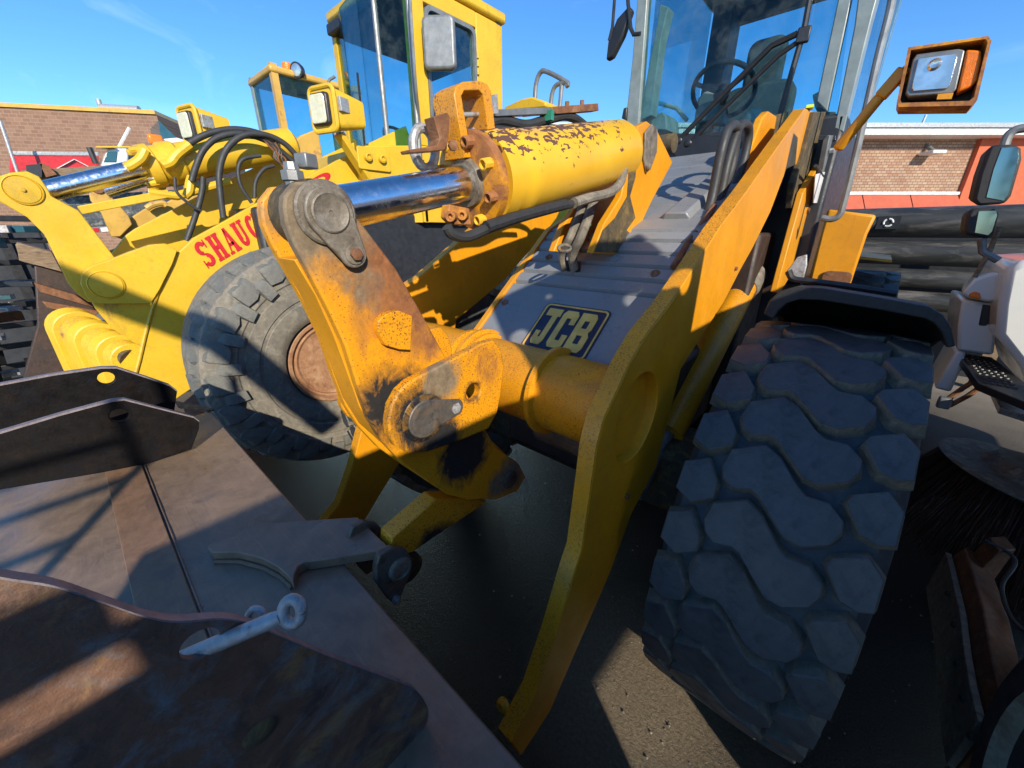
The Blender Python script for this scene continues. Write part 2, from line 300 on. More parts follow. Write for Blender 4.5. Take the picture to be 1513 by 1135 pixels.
# ------------------------------------------------------------------ ground
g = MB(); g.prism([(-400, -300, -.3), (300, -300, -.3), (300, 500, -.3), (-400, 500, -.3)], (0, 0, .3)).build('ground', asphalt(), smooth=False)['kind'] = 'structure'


# ------------------------------------------------------------------ wheels
SLUG = [(-.128, -.026), (-.12, -.07), (-.055, -.105), (-.02, -.087), (.028, -.034), (.055, -.014), (.1, -.016), (.128, .008), (.132, .032), (.118, .062), (.075, .088), (.043, .085), (.014, .058), (-.032, .012), (-.055, .004), (-.095, .016), (-.118, .0)]
RLUG = [(.136, -.038), (.143, -.056), (.192, -.084), (.22, -.055), (.222, .012), (.2, .022), (.172, .016)]
LLUG = [(-.222, .071), (-.222, -.0), (-.174, -.025), (-.136, .027), (-.136, .062), (-.18, .09)]
def offs(poly, d):
    n = len(poly); out = []
    ar = sum(poly[i][0]*poly[(i+1) % n][1]-poly[(i+1) % n][0]*poly[i][1] for i in range(n)); sg = 1 if ar > 0 else -1
    for i in range(n):
        (x0, y0), (x1, y1), (x2, y2) = poly[i-1], poly[i], poly[(i+1) % n]
        a = V((y1-y0, x0-x1)).normalized(); b = V((y2-y1, x1-x2)).normalized(); m = (a+b).normalized(); k = d*sg/max(.5, m.dot(a))
        out.append((x1+m.x*k, y1+m.y*k))
    return out
def dense(poly):
    return poly
    out = []; n = len(poly)
    for i in range(n):                                      # one Chaikin cut rounds the corners
        a, b = poly[i], poly[(i+1) % n]
        out += [(a[0]*.89+b[0]*.11, a[1]*.89+b[1]*.11), (a[0]*.11+b[0]*.89, a[1]*.11+b[1]*.89)]
    return out
def lugmesh(poly, r0, h, crown):
    p = dense(poly); mb = MB(); rr = []
    def at(u, s, dr): a = -s/r0; r = r0+dr-crown*(abs(u)/.23)**3; return V((u, -r*math.cos(a), r*math.sin(a)))
    for d, dr in ((.015, -.012), (.0085, h*.45), (.0065, h*.94), (.0035, h)):
        rr.append([at(u, s_, dr) for u, s_ in offs(p, d)])
    mb.rings(rr); return mb
def loader_wheel(parent, cx, cy, r=.75, side=1, lugs=True, mats=('groove', 'tyre'), rimm='arm'):
    """flotation tyre: carcass (part) with tread lugs and a rim as its pieces"""
    r0 = r-.036; c = V((cx, cy, r))
    prof = [(-.17, .36), (-.225, .42), (-.25, .52), (-.248, .6), (-.232, .665), (-.21, .695), (-.12, r0-.006), (0, r0), (.12, r0-.006), (.21, .695), (.232, .665), (.248, .6), (.25, .52), (.225, .42), (.17, .36)]
    t = MB().lathe(c, (1, 0, 0), [(u, q*r/.75) for u, q in prof], 72).build('front_tyre' if cy < 3 else 'rear_tyre', mt[mats[0]], parent)
    rm = MB().lathe(c, (1, 0, 0), [(-.2, .37), (-.2, .34), (-.12, .32), (-.02, .3), (0, .14), (.03, .12), (.05, .28), (.12, .32), (.2, .34), (.2, .37)], 40).build('rim', mt[rimm], t)
    if lugs:
        for poly in (SLUG, RLUG, LLUG):
            base = None
            for k in range(30):
                a = R_(35.5+12*k)
                if base is None:
                    base = lugmesh(poly, r0, .036, .012).build('tread_lug', mt[mats[1]], t, ang=14); o = base; o.data.materials.append(mt['flank']); nv = len(poly)
                    for i_, pg in enumerate(o.data.polygons): pg.material_index = 1 if i_ < 2*nv else 0
                else: o = base.copy(); COL.objects.link(o)
                o.matrix_basis = Matrix.Translation(c) @ Matrix.Rotation(-a, 4, 'X')
    return t

# ------------------------------------------------------------------ grey hooded wheel loader (nearest)
XC = -.90
J = thing('wheel_loader', 'orange yellow wheel loader with grey hood and JCB badge, nearest to the camera', 'wheel loader', (XC, 3, 0))
loader_wheel(J, -.04, 1.65); loader_wheel(J, -2.06, 1.65)
loader_wheel(J, -.04, 4.6); loader_wheel(J, -2.06, 4.6, lugs=False)
# lift arms, mirrored about the middle of the machine
AF = [(756, 1097), (793, 1024), (823, 935), (850, 843), (860, 813), (873, 725), (882, 660), (893, 618), (912, 578), (930, 538), (954, 496), (988, 452), (1012, 416), (1065, 334), (1104, 282), (1165, 195), (1190, 160)]
AR = [(770, 1117), (813, 1051), (850, 965), (903, 843), (933, 760), (970, 690), (989, 615), (1006, 546), (1070, 446), (1093, 401), (1112, 367), (1138, 314), (1162, 250), (1191, 237), (1204, 166)]
TC = (1.04, 1.275)
def arm(face, sgn):
    pts = [(p.y, p.z) for p in oXs(-.42, AF+AR[::-1])]
    a = cut(MB().prism([V((face, y, z)) for y, z in pts], (-.052, 0, 0)).build('lift_arm', mt['arm'], J), [MB().cyl((face-.1, *TC), (face+.1, *TC), .142, n=56)], .004)
    # worn front edge strip, slightly proud
    e = [(p.y, p.z) for p in oXs(-.42, AF[:-1])]; m = MB(); rr = []
    for i, (y, z) in enumerate(e):
        y2, z2 = e[min(i+1, len(e)-1)]; y1, z1 = e[max(i-1, 0)]; d = V((0, -(z2-z1), (y2-y1))).normalized()
        p = V((0, y, z)); rr.append([p+V((face-.0015, 0, 0))+d*.003, p+V((face-.0505, 0, 0))+d*.003, p+V((face-.0505, 0, 0))-d*.004, p+V((face-.0015, 0, 0))-d*.004])
    m.rings(rr).build('front_edge', mt['armrust'], a)
    MB().lathe((face-.05, *TC), (1, 0, 0), [(0, .1415), (.014, .1415), (.014, .127), (.018, .125), (.018, .0)], 48).build('tube_end', mt['arm'], a)
    return a
RA = arm(-.42, 1); LA = arm(-1.65, -1)
for q in ((925, 733), (1086, 397)):
    p = oX(*q, -.42); MB().lathe(p, (1, 0, 0), [(0, .009), (.008, .009), (.009, .006)], 6).build('bolt', mt['rust'], RA)
p = oX(745, 1040, -.445); MB().lathe(p, (0, -.8, .3), [(0, .018), (.012, .018), (.018, .01)], 10).build('bolt', mt['lug'], RA)
ct = MB().cyl((-.478, *TC), (-1.65, *TC), .136, n=48).build('cross_tube', mt['armrust'], J)
for x, r in ((-.50, .142), (-.735, .158), (-1.075, .15), (-1.1, .165), (-1.17, .15)):
    MB().lathe((x, *TC), (1, 0, 0), [(-.012, r-.01), (-.009, r), (.009, r), (.012, r-.01)], 48).build('weld_collar', mt['armrust'], ct)
# pivot lugs on the cross tube
LUGP = [(574, 625), (578, 600), (590, 578), (605, 564), (628, 552), (661, 535), (690, 520), (712, 508), (730, 503), (740, 515), (745, 540), (741, 580), (735, 610), (722, 634), (681, 651), (632, 668), (605, 671), (585, 660), (576, 645)]
lp = [(p.y, p.z) for p in oXs(-.765, LUGP)]
for x in (-.765, -1.01):
    lg = MB().prism([V((x, y, z)) for y, z in lp], (-.03, 0, 0)).build('pivot_lug', mt['lug'], J)
    h = oX(700, 580, -.765); cut(lg, [MB().cyl((x-.1, h.y, h.z), (x+.1, h.y, h.z), .027, n=24)], .005)
    if x > -.8:
        c = oX(627, 618, x); b = oX(671, 602, x); d = (b-c)
        MB().lathe(c, (1, 0, 0), [(0, .066), (.002, .063)], 32).build('grease_ring', mt['grease'], lg)
        tp = [c+V((0, .052*math.cos(R_(a)), .052*math.sin(R_(a)))) for a in range(60, 330, 15)]+[b+V((0, .027*math.cos(R_(a)), .027*math.sin(R_(a)))) for a in range(-60, 75, 15)]
        MB().prism([V((x+.0025, q.y, q.z)) for q in tp], (.006, 0, 0)).build('keeper_plate', mt['pindark'], lg, bev=.003)
        MB().lathe(c+V((.0087, 0, 0)), (1, 0, 0), [(0, .043), (.002, .043), (.0035, .037), (.002, .032), (.0015, 0)], 28).build('pin_end', mt['pindark'], lg)
        MB().lathe(b+V((.0087, 0, 0)), (1, 0, 0), [(0, .0165), (.002, .0165), (.0025, .012), (.007, .0115), (.008, .008)], 6).build('bolt', mt['galv'], lg)
# bellcrank: two plates, web between, hub and foot
LEV = [(419, 306), (420, 290), (437, 269), (464, 267), (487, 278), (509, 301), (535, 330), (585, 396), (622, 460), (660, 530), (700, 600), (731, 660), (767, 685), (777, 705), (765, 726), (735, 738), (691, 739), (661, 731), (635, 714), (595, 685), (565, 652), (546, 620), (529, 572), (511, 513), (487, 460), (460, 408), (435, 362), (422, 330)]
lv = [(p.y, p.z) for p in oXs(-.805, LEV)]
bc = MB().prism([V((-.805, y, z)) for y, z in lv], (-.03, 0, 0)).build('bellcrank', mt['bell'], J, bev=.005)
MB().prism([V((-.925, y, z)) for y, z in lv], (-.03, 0, 0)).build('far_plate', mt['bell'], bc, bev=.005)
wb = [(437, 385), (470, 440), (497, 500), (519, 560), (536, 608), (560, 648), (600, 684), (640, 708), (672, 718), (690, 700), (640, 660), (600, 620), (560, 540), (530, 470), (495, 410), (470, 380)]
MB().prism([V((-.8355, p.y+.008, p.z)) for p in oXs(-.805, wb)], (-.089, 0, 0)).build('web', mt['arm'], bc, bev=.002)
ft = [(700, 610), (735, 655), (770, 688), (775, 706), (763, 722), (735, 733), (693, 734), (680, 690)]
MB().prism([V((-.8355, p.y, p.z)) for p in oXs(-.805, ft)], (-.089, 0, 0)).build('foot', mt['bell'], bc, bev=.003)
fe = oX(752, 708, -.803); MB().lathe(fe, (1, 0, 0), [(0, .034), (.01, .034), (.012, .028)], 8).build('pin_end', mt['pindark'], bc)
0 and MB().prism([q+V((.0012, 0, 0)) for q in oXs(-.805, [(592, 612), (640, 655), (690, 660), (735, 662), (762, 684), (730, 692), (690, 715), (655, 690), (620, 690), (585, 668)])], (.0012, 0, 0)).build('grease_patch', mt['grease'], bc)
# rod eye, pin and keeper
te = oX(480, 315, -.805); tb = oX(515, 375, -.805)
MB().lathe((-.838, te.y, te.z), (-1, 0, 0), [(0, .05), (.003, .062), (.082, .062), (.085, .05)], 32).build('rod_eye', mt['grime'], J)
pc = MB().lathe((-.803, te.y, te.z), (1, 0, 0), [(0, .058), (.006, .058), (.010, .054), (.010, 0)], 36).build('pin_boss', mt['pin'], bc)
tp = [te+V((0, .046*math.cos(R_(a)), .046*math.sin(R_(a)))) for a in range(-5, 215, 12)]+[tb+V((0, .027*math.cos(R_(a)), .027*math.sin(R_(a)))) for a in range(200, 365, 20)]
MB().prism([V((-.792, q.y, q.z)) for q in tp], (.012, 0, 0)).build('keeper_plate', mt['pin'], bc, bev=.003)
MB().lathe((-.7795, te.y, te.z), (1, 0, 0), [(0, .036), (.002, .036), (.004, .033), (.002, .030), (.002, .004), (-.004, .003)], 36).build('pin_end', mt['pin'], bc)
MB().lathe((-.7795, tb.y, tb.z), (1, 0, 0), [(0, .02), (.003, .02), (.004, .017)], 24).build('washer', mt['pin'], bc)
MB().lathe((-.7752, tb.y, tb.z), (1, 0, 0), [(0, .0125), (.008, .0125), (.0095, .01)], 6).build('bolt', mt['rust'], bc)
MB().prism([V((-.8035, p.y, p.z)) for p in oXs(-.805, [(550, 486), (551, 472), (562, 462), (580, 457), (601, 465), (599, 515), (583, 514), (562, 508)])], (.022, 0, 0)).build('weld_pad', mt['armrust'], bc, bev=.002)
q = oX(433, 262, -.87); gb = MB(); gb.lathe(q+V((0, 0, -.03)), (0, 0, 1), [(0, .016), (.022, .016), (.024, .021), (.04, .021), (.042, .015), (.055, .013)], 8).build('grease_fitting', mt['greysteel'], bc)
MB().box(q+V((-.0, .03, .03)), (.03, .03, .026), .4).build('fitting_block', mt['greysteel'], bc, bev=.003)
# tilt cylinder
A = V((-.88, te.y, te.z)); B = oX(970, 215, -.9); B.x = -.88; ax = (B-A).normalized(); Lc = (B-A).length
def on(t, up=0): return A+ax*t
t0 = (oX(690, 268, -.88)-A).dot(ax)
t1 = (oX(908, 228, -.88)-A).dot(ax)
n_ = ax.cross(V((1, 0, 0))); upv = -n_ if n_.z < 0 else n_
rod = MB().cyl(on(.05), on(t0+.1), .044, n=36).build('tilt_cylinder_rod', mt['chrome'], J)
def chips():
    m, nt, b = nodes('yellow enamel flaked to brown'); co = coords(nt); st = coords(nt, (1.6, .8, 1.2))
    col = mix(nt, ramp(nt, noise(nt, co, 5, 6), .3, .7), (.84, .50, .03), (.72, .38, .02))
    rel = N(nt, 'ShaderNodeVectorMath', operation='DOT_PRODUCT'); rel.inputs[1].default_value = tuple(upv); nt.links.new(co, rel.inputs[0])
    k0 = A.dot(upv); mr = N(nt, 'ShaderNodeMapRange'); mr.inputs['From Min'].default_value = k0-.02; mr.inputs['From Max'].default_value = k0+.12; nt.links.new(rel.outputs['Value'], mr.inputs['Value'])
    al = N(nt, 'ShaderNodeVectorMath', operation='DOT_PRODUCT'); al.inputs[1].default_value = tuple(ax); nt.links.new(co, al.inputs[0])
    m2 = N(nt, 'ShaderNodeMapRange'); a0 = A.dot(ax); m2.inputs['From Min'].default_value = a0+t0+.98; m2.inputs['From Max'].default_value = a0+t0+.45; nt.links.new(al.outputs['Value'], m2.inputs['Value'])
    mu = N(nt, 'ShaderNodeMath', operation='MULTIPLY'); nt.links.new(mr.outputs[0], mu.inputs[0]); nt.links.new(m2.outputs[0], mu.inputs[1])
    ms = N(nt, 'ShaderNodeMath', operation='MULTIPLY', use_clamp=False); ms.inputs[1].default_value = .29; nt.links.new(mu.outputs[0], ms.inputs[0])
    ad = N(nt, 'ShaderNodeMath', operation='ADD'); nt.links.new(noise(nt, st, 42, 3, .5, .4), ad.inputs[0]); nt.links.new(ms.outputs[0], ad.inputs[1])
    chip = ramp(nt, ad.outputs[0], .715, .735); col = mix(nt, chip, col, (.11, .05, .035))
    nt.links.new(col, b.inputs['Base Color']); nt.links.new(ramp(nt, chip, 0, 1, (.3,)*3+(1,), (.8,)*3+(1,)), b.inputs['Roughness'])
    inv = ramp(nt, chip, 0, 1, (1, 1, 1, 1), (0, 0, 0, 1)); bump(nt, b, inv, .35, .004); return m
bl = MB().lathe(on(t0+.055), ax, [(0, .105), (0, .118), (.05, .121), (.055, .116), (.09, .116), (.095, .119), (.13, .119), (.135, .115), (t1-t0-.055, .115), (t1-t0-.03, .108), (t1-t0-.02, .06)], 56).build('tilt_cylinder_barrel', chips(), J)
MB().lathe(on(t0), ax, [(0, .048), (0, .1), (.006, .122), (.034, .122), (.034, .1), (.06, .1)], 48).build('gland_flange', mt['lever'], bl)
MB().lathe(on(t0-.012), ax, [(0, .046), (0, .058), (.02, .066), (.03, .066)], 36).build('wiper_seal', mt['pin'], bl)
for k in range(8):
    a = R_(22+45*k); d = V((1, 0, 0))*math.cos(a)+upv*math.sin(a); q = on(t0)+d*.1
    MB().lathe(q, -ax, [(-.01, .0145), (.022, .0145), (.024, .011), (.012, .0075), (.012, .001)], 10).build('bolt', mt['lever'] if k % 2 else mt['barrel'], bl)
MB().prism([oX(x, y, -.80) for x, y in ((664, 302), (694, 308), (697, 333), (672, 332), (662, 322))], (-.03, 0, 0)).build('bolt_lug', mt['lever'], bl, bev=.003)
for q in ((668, 320), (685, 318)): MB().lathe(oX(*q, -.80), (.6, -.8, 0), [(-.01, .0125), (.02, .0125), (.02, .006), (.01, .005)], 12).build('bolt', mt['lever'], bl)
MB().lathe(on(Lc)-V((.085, 0, 0)), (1, 0, 0), [(.0, .04), (.15, .04)], 30).build('barrel_eye', mt['grime'], bl)
# inverted U bracket with clamp and shackle on the cylinder head
ub = [(687, 233), (671, 140), (674, 128), (684, 121), (708, 119), (720, 124), (726, 136), (732, 192), (721, 193), (714, 140), (708, 133), (686, 134), (682, 142), (697, 233)]
U = MB().prism(oXs(-.85, ub), (-.085, 0, 0)).build('switch_bracket', mt['armrust'], J, bev=.002)
f0 = oX(660, 182, -.90); f1 = oX(662, 222, -.90)
MB().prism(oXs(-.862, [(641, 172), (661, 166), (665, 172), (662, 212), (657, 222), (607, 226), (605, 221), (646, 215), (650, 205)]), (-.04, 0, 0)).build('rusty_clamp', mt['rust'], U, bev=.002)
MB().lathe(oX(668, 216, -.85), (.9, -.4, 0), [(0, .012), (.014, .012), (.016, .008)], 6).build('bolt', mt['rust'], U)
c = oX(627, 218, -.93); MB().tube([c+V((0, .034*math.cos(R_(a)), .045*math.sin(R_(a))-.002)) for a in range(0, 361, 20)], .012, 10).build('shackle', mt['galv'], U)
MB().box(c+V((.0, .03, .02)), (.02, .025, .03)).build('shackle_pin', mt['galv'], U, bev=.004)
MB().cyl(oX(682, 170, -.88), oX(712, 169, -.88), .006).build('threaded_rod', mt['galv'], U)
MB().prism(oXs(-.90, [(706, 164), (722, 160), (727, 190), (700, 191)]), (-.03, 0, 0)).build('angle_plate', mt['galv'], U, bev=.002)
MB().prism(oXs(-.93, [(729, 140), (735, 139), (737, 168), (729, 168)]), (-.02, 0, 0)).build('plate_end', mt['galv'], U)
lb = MB().prism(oXs(-.98, [(700, 163), (820, 158), (884, 153), (884, 163), (822, 168), (735, 172)]), (-.035, 0, 0)).build('level_bar', mt['greysteel'], J, bev=.002)
MB().prism(oXs(-.978, [(812, 158), (884, 152.6), (885, 163.5), (822, 168.5)]), (-.039, 0, 0)).build('rusty_tip', mt['rust'], lb, bev=.002)
for q in ((838, 154), (860, 152)): MB().cyl(oX(*q, -.995)-V((0, 0, .01)), oX(*q, -.995)+V((0, 0, .008)), .008, n=8).build('bolt', mt['rust'], lb)
MB().box(oX(808, 172, -.985), (.05, .016, .03)).build('green_tape', mt['green'], lb)
MB().tube(spline(oXs(-1.0, [(700, 196), (735, 178), (775, 185), (805, 178), (840, 172), (868, 190), (880, 215)])), .016, 10).build('hose', mt['hose'], J)
MB().tube(spline(oXs(-1.0, [(690, 190), (740, 192), (780, 200), (815, 190), (850, 200)])), .014, 10).build('hose', mt['hose'], J)
# cylinder anchor tower in the hood
tw = [(943, 186), (956, 179), (970, 190), (994, 240), (962, 300), (926, 378), (876, 374), (893, 330), (918, 290), (930, 230)]
for x, m_ in ((-.79, 'arm'), (-.97, 'lever')):
    T = MB().prism(oXs(-.79, tw), (-.03, 0, 0)); 
    if x < -.8: T.v = [v+V((x+.79, 0, 0)) for v in T.v]
    T = T.build('anchor_plate', mt['arm'], J, bev=.004)
    if x > -.8:
        MB().prism([q+V((.0015, 0, 0)) for q in oXs(-.79, [(930, 232), (938, 205), (940, 230), (938, 262), (930, 290), (938, 322), (925, 340), (935, 350), (922, 374), (878, 372), (890, 340), (908, 322), (926, 290)])], (.0015, 0, 0)).build('grease_stain', mt['grime'], T)
        tp = [V((0, p.y, p.z)) for p in oXs(-.79, [(950, 196), (960, 184), (968, 192), (967, 225), (958, 250), (952, 255), (948, 235)])]
        MB().prism([V((-.788, p.y, p.z)) for p in tp], (.01, 0, 0)).build('keeper_plate', mt['pin'], T, bev=.003)
        MB().lathe(oX(957, 247, -.777), (1, 0, 0), [(0, .012), (.01, .012), (.012, .008)], 8).build('bolt', mt['pin'], T)
# hood: stepped grey sheet panels between the arms
H0 = V((0, 1.05, 1.33)); HB = V((0, 1.62, 1.80)); H1 = V((0, 2.78, 2.24)); hd = (HB-H0); hl = hd.length; hd = hd.normalized(); hn = V((0, -hd.z, hd.y)); gd = (H1-HB); gl = gd.length; gd = gd.normalized(); gn = V((0, -gd.z, gd.y))
def oP(x, y, p0, n): d = ray(x, y); return EYE + d*((p0-EYE).dot(n)/d.dot(n))
hx0, hx1 = -1.20, -.50
pr = [H0-hn*.25]
for (o_, d_, n2, cuts) in ((H0, hd, hn, [0, .40, .47, .54, .61, .68, hl]), (HB, gd, gn, [0, .14, .29, .44, .59, .76, .95, gl])):
    for i in range(len(cuts)-1):
        a, b = cuts[i], cuts[i+1]; pr += [o_+d_*(a+.001)-n2*.006, o_+d_*(a+.011)+n2*.011, o_+d_*(b-.011)+n2*.011, o_+d_*(b-.002)-n2*.006]
pr += [H1-gn*.25]
HD = MB().prism([V((hx0, 0, 0))+p for p in pr], (hx1-hx0, 0, 0)).build('hood', mt['hood'], J, bev=.004, ang=25)
ridge = [V((-.66, 0, 0))+HB+gd*s_+gn*.006 for s_ in (.12, .3, .6, .9, gl)]
MB().rings([[p+V((-.05, 0, 0)), p+V((-.035, 0, 0))+gn*.03, p+V((.05, 0, 0))+gn*.03, p+V((.07, 0, 0))] for p in ridge]).build('hood_rib', mt['hood'], HD, bev=.006)
MB().prism([V((hx0-.03, 0, 0))+q for q in (H0-hn*.05, H0+hn*.02, HB+hn*.02, HB+gd*.4+gn*.02, HB+gd*.4-gn*.05)], (.028, 0, 0)).build('hood_flange', mt['arm'], HD, bev=.002)
hp = H0+hn*.0115
for q in ((811, 380), (968, 404), (746, 447)):
    c = oP(*q, hp, hn); MB().lathe(c, hn, [(0, .017), (.003, .016), (.001, .011), (.0, .004), (-.004, .003)], 18).build('hood_grommet', mt['rust'], HD)
def hoodquad(pts, off, th): return MB().prism([oP(x, y, hp, hn)+hn*off for x, y in pts], hn*th)
bcen = oP(834, 488, hp, hn); bw, bh = .146, .118
def bpt(u, v_, o=0): return bcen+V((u, 0, 0))+hd*v_+hn*o
bd = MB().prism([bpt(u, v_, .0005) for u, v_ in rrect(0, 0, bw, bh, .022)], hn*.002).build('badge', mt['navy'], HD)
ro = rrect(0, 0, bw-.006, bh-.006, .019); ri = rrect(0, 0, bw-.013, bh-.013, .014)
MB().rings([[bpt(u, v_, .0028) for u, v_ in ro], [bpt(u, v_, .0048) for u, v_ in ro], [bpt(u, v_, .0048) for u, v_ in ri], [bpt(u, v_, .0028) for u, v_ in ri]], cap=False).build('badge_border', mt['badge'], bd)
def letter(bars, u0, wd):
    m = MB()
    for poly in bars:
        if len(poly) == 4 and not isinstance(poly[0], tuple): x0, x1, y0, y1 = poly; poly = [(x0, y0), (x1, y0), (x1, y1), (x0, y1)]
        m.prism([bpt((u0+x*wd)*1.32, (y-.5)*.178, .0028) for x, y in poly], hn*.003)
    m.build('badge_letter', mt['badge'], bd)
letter([(0, 1, .8, 1), (.48, .84, .2, .8), [(.0, .2), (0, .1), (.12, 0), (.7, 0), (.84, .12), (.84, .2)], (0, .32, .2, .36)], -.088, .05)
letter([[(.0, .8), (.0, .9), (.15, 1), (.85, 1), (1, .9), (1, .8)], (0, .36, .2, .8), (.66, 1, .64, .8), (.66, 1, .2, .36), [(.0, .2), (0, .1), (.15, 0), (.85, 0), (1, .1), (1, .2)]], -.03, .052)
letter([(0, .34, .2, .8), [(0, .8), (0, 1), (.8, 1), (.95, .9), (.95, .8)], (.64, .95, .6, .8), [(.34, .42), (.34, .6), (.95, .6), (.85, .51), (1, .42)], (.66, 1, .2, .42), [(0, .2), (0, 0), (.85, 0), (1, .1), (1, .2)]], .03, .055)
sl = hoodquad([(833, 398), (834, 385), (858, 388), (858, 401), (853, 403), (838, 401)], .0006, .002).build('hood_slot', mt['black'], HD)
# hoses rising through the slot, dusty sleeve and electrics below the barrel
hp2 = oP(845, 395, hp, hn)
MB().tube(spline([hp2+V((-.03, 0, -.03)), hp2+V((-.03, -.03, .05)), oX(845, 345, -.92), oX(862, 300, -.95), oX(870, 250, -.97)]), .017, 10).build('sleeved_hose', mt['hosegrey'], J)
MB().tube(spline([hp2+V((.02, 0, -.03)), hp2+V((.02, -.03, .05)), oX(858, 350, -.88), oX(873, 310, -.9), oX(890, 260, -.95)]), .019, 10).build('sleeved_hose', mt['hosegrey'], J)
MB().tube([oX(834+9*math.cos(a), 367+5*math.sin(a), -.86) for a in [k*.5 for k in range(14)]], .006, 8).build('hose_loop', mt['hosegrey'], J)
MB().box(oX(868, 330, -.9), (.03, .03, .02), .5).build('green_tape', mt['green'], J)
MB().tube(spline(oXs(-.80, [(660, 335), (668, 346), (690, 350), (720, 338), (760, 324), (800, 313), (850, 300)])), .0135, 10).build('steel_hose', mt['hose'], J)
MB().tube(spline(oXs(-.79, [(848, 300), (870, 293), (900, 285), (915, 272), (922, 250)])), .017, 10).build('sleeved_hose', mt['hosegrey'], J)
MB().tube(spline(oXs(-.795, [(718, 336), (760, 322), (800, 311), (835, 302)])), .0165, 10).build('hose_sleeve', mt['blackrough'], J)
for pts in ([(1005, 430), (1018, 390), (1032, 352), (1050, 300), (1064, 230), (1075, 192), (1086, 186), (1088, 200), (1080, 250), (1060, 300)], [(1020, 405), (1045, 350), (1062, 300), (1075, 240), (1090, 192), (1102, 184), (1106, 200), (1098, 240), (1080, 290), (1062, 320)]):
    MB().tube(spline([oX(x, y, -.56+.0*i) for i, (x, y) in enumerate(pts)]), .019, 12).build('hydraulic_hose', mt['hose'], J)
MB().tube(spline(oXs(-.53, [(995, 395), (1015, 362), (1035, 335), (1055, 305)])), .012, 10).build('rusty_hose', mt['rust'], J)
for pts in ([(858, 262), (860, 300), (850, 340)], [(878, 255), (880, 300), (868, 350)]):
    MB().tube(spline(oXs(-1.02, pts)), .022, 10).build('hydraulic_hose', mt['hose'], J)
# lift cylinder beside the arm
for x0 in (-.535, -1.58):
    a = oX(1108, 402, -.535); b = oX(985, 640, -.535); a.x = b.x = x0+.0; dv = (b-a).normalized()
    MB().cyl(b-dv*.05, b+dv*.35, .035, n=20).build('lift_rod', mt['greysteel'], J)
    lc = MB().cyl(a+dv*.07, b, .075, n=32).build('lift_cylinder', mt['armrust'], J)
    MB().lathe(a-V((.075, 0, 0)), (1, 0, 0), [(.02, .05), (.03, .075), (.12, .075), (.13, .05)], 28).build('cylinder_eye', mt['hosegrey'], lc)
    MB().lathe(a+dv*.0, dv, [(.0, .05), (.02, .09), (.13, .092), (.15, .08)], 28).build('cylinder_collar', mt['hosegrey'], lc)
# front frame with tower plates
FR = MB().box((XC, 2.66, 1.05), (.86, .4, 1.5)).build('front_frame', mt['darkrust'], J, bev=.02)
MB().box((XC, 1.75, .72), (1.6, .34, .34)).build('front_axle', mt['grime'], J, bev=.05)
MB().box((XC, 1.9, 1.0), (.7, 1.1, .5)).build('belly_frame', mt['darkrust'], J, bev=.03)
MB().cyl((-1.0, 1.33, .93), (-.62, 1.33, .93), .07, n=26).build('steering_pivot', mt['rust'], J)
MB().lathe((-.62, 1.33, .93), (1, 0, 0), [(-.02, .09), (.02, .09), (.03, .06), (.022, .05), (.022, .0)], 28).build('pivot_flange', mt['rust'], J)
MB().prism(oXs(-.40, [(1204, 165), (1235, 165), (1239, 189), (1216, 235), (1190, 282), (1169, 308), (1174, 270), (1187, 232)]), (-.03, 0, 0)).build('tower_plate', mt['grime'], J, bev=.004)
tp = MB().prism(oXs(-.365, [(1213, 240), (1221, 248), (1189, 373), (1152, 434), (1147, 432), (1156, 398), (1187, 285)]), (-.03, 0, 0)).build('tower_post', mt['arm'], J, bev=.004)
MB().lathe(oX(1193, 311, -.364), (1, 0, 0), [(0, .014), (.012, .014)], 6).build('bolt', mt['rust'], tp)
MB().prism(oXs(-.56, [(1099, 250), (1127, 174), (1136, 164), (1148, 172), (1143, 201), (1118, 250), (1100, 262)]), (-.035, 0, 0)).build('tower_plate', mt['arm'], J, bev=.006)
MB().prism(oXs(-.60, [(1140, 172), (1165, 165), (1160, 200), (1130, 230)]), (-.02, 0, 0)).build('tower_web', mt['grime'], J)
MB().box(oX(1196, 159, -.42), (.03, .06, .012), .2).build('lime_tape', mt['hivis'], J)
MB().prism(oXs(-.335, [(1226, 200), (1234, 200), (1215, 300), (1200, 380), (1190, 420), (1182, 420), (1196, 350), (1212, 270)]), (-.025, 0, 0)).build('frame_rail', mt['greysteel'], J, bev=.002)
for q in ([(1205, 258), (1219, 254), (1213, 300), (1202, 300)], [(1232, 275), (1244, 262), (1240, 290), (1229, 306)]):
    MB().prism(oXs(-.33, q), (-.004, 0, 0)).build('warning_label', mt['tape'], J)
MB().tube(spline(oXs(-.33, [(1237, 208), (1228, 222), (1232, 240), (1243, 246)])), .01, 8).build('cable', mt['hose'], J)
MB().tube(spline(oXs(-.335, [(1205, 245), (1218, 262), (1232, 255), (1236, 235)])), .008, 8).build('cable', mt['hose'], J)
MB().lathe(oX(1226, 223, -.33), (1, 0, 0), [(0, .014), (.02, .014)], 6).build('bolt', mt['galv'], J)
# rear body seen past the tower
rb = MB().prism(oYs(3.3, [(1224, 309), (1296, 318), (1282, 346), (1256, 424), (1195, 416), (1213, 343)]), (-.1, .9, 0)).build('rear_body_box', mt['arm'], J, bev=.015)
q = oY(1233, 421, 3.295); MB().prism([q+V((u, 0, v_)) for u, v_ in rrect(0, .04, .075, .045, .03)], (0, -.01, 0)).build('filler_recess', mt['rust'], rb, bev=.003)
MB().box((XC, 4.3, 1.15), (1.0, 2.6, 1.0)).build('rear_frame', mt['darkrust'], J, bev=.02)
MB().prism(oYs(3.9, [(1262, 382), (1318, 388), (1318, 384), (1262, 378)]), (0, .8, 0)).build('rear_fender', mt['arm'], J)
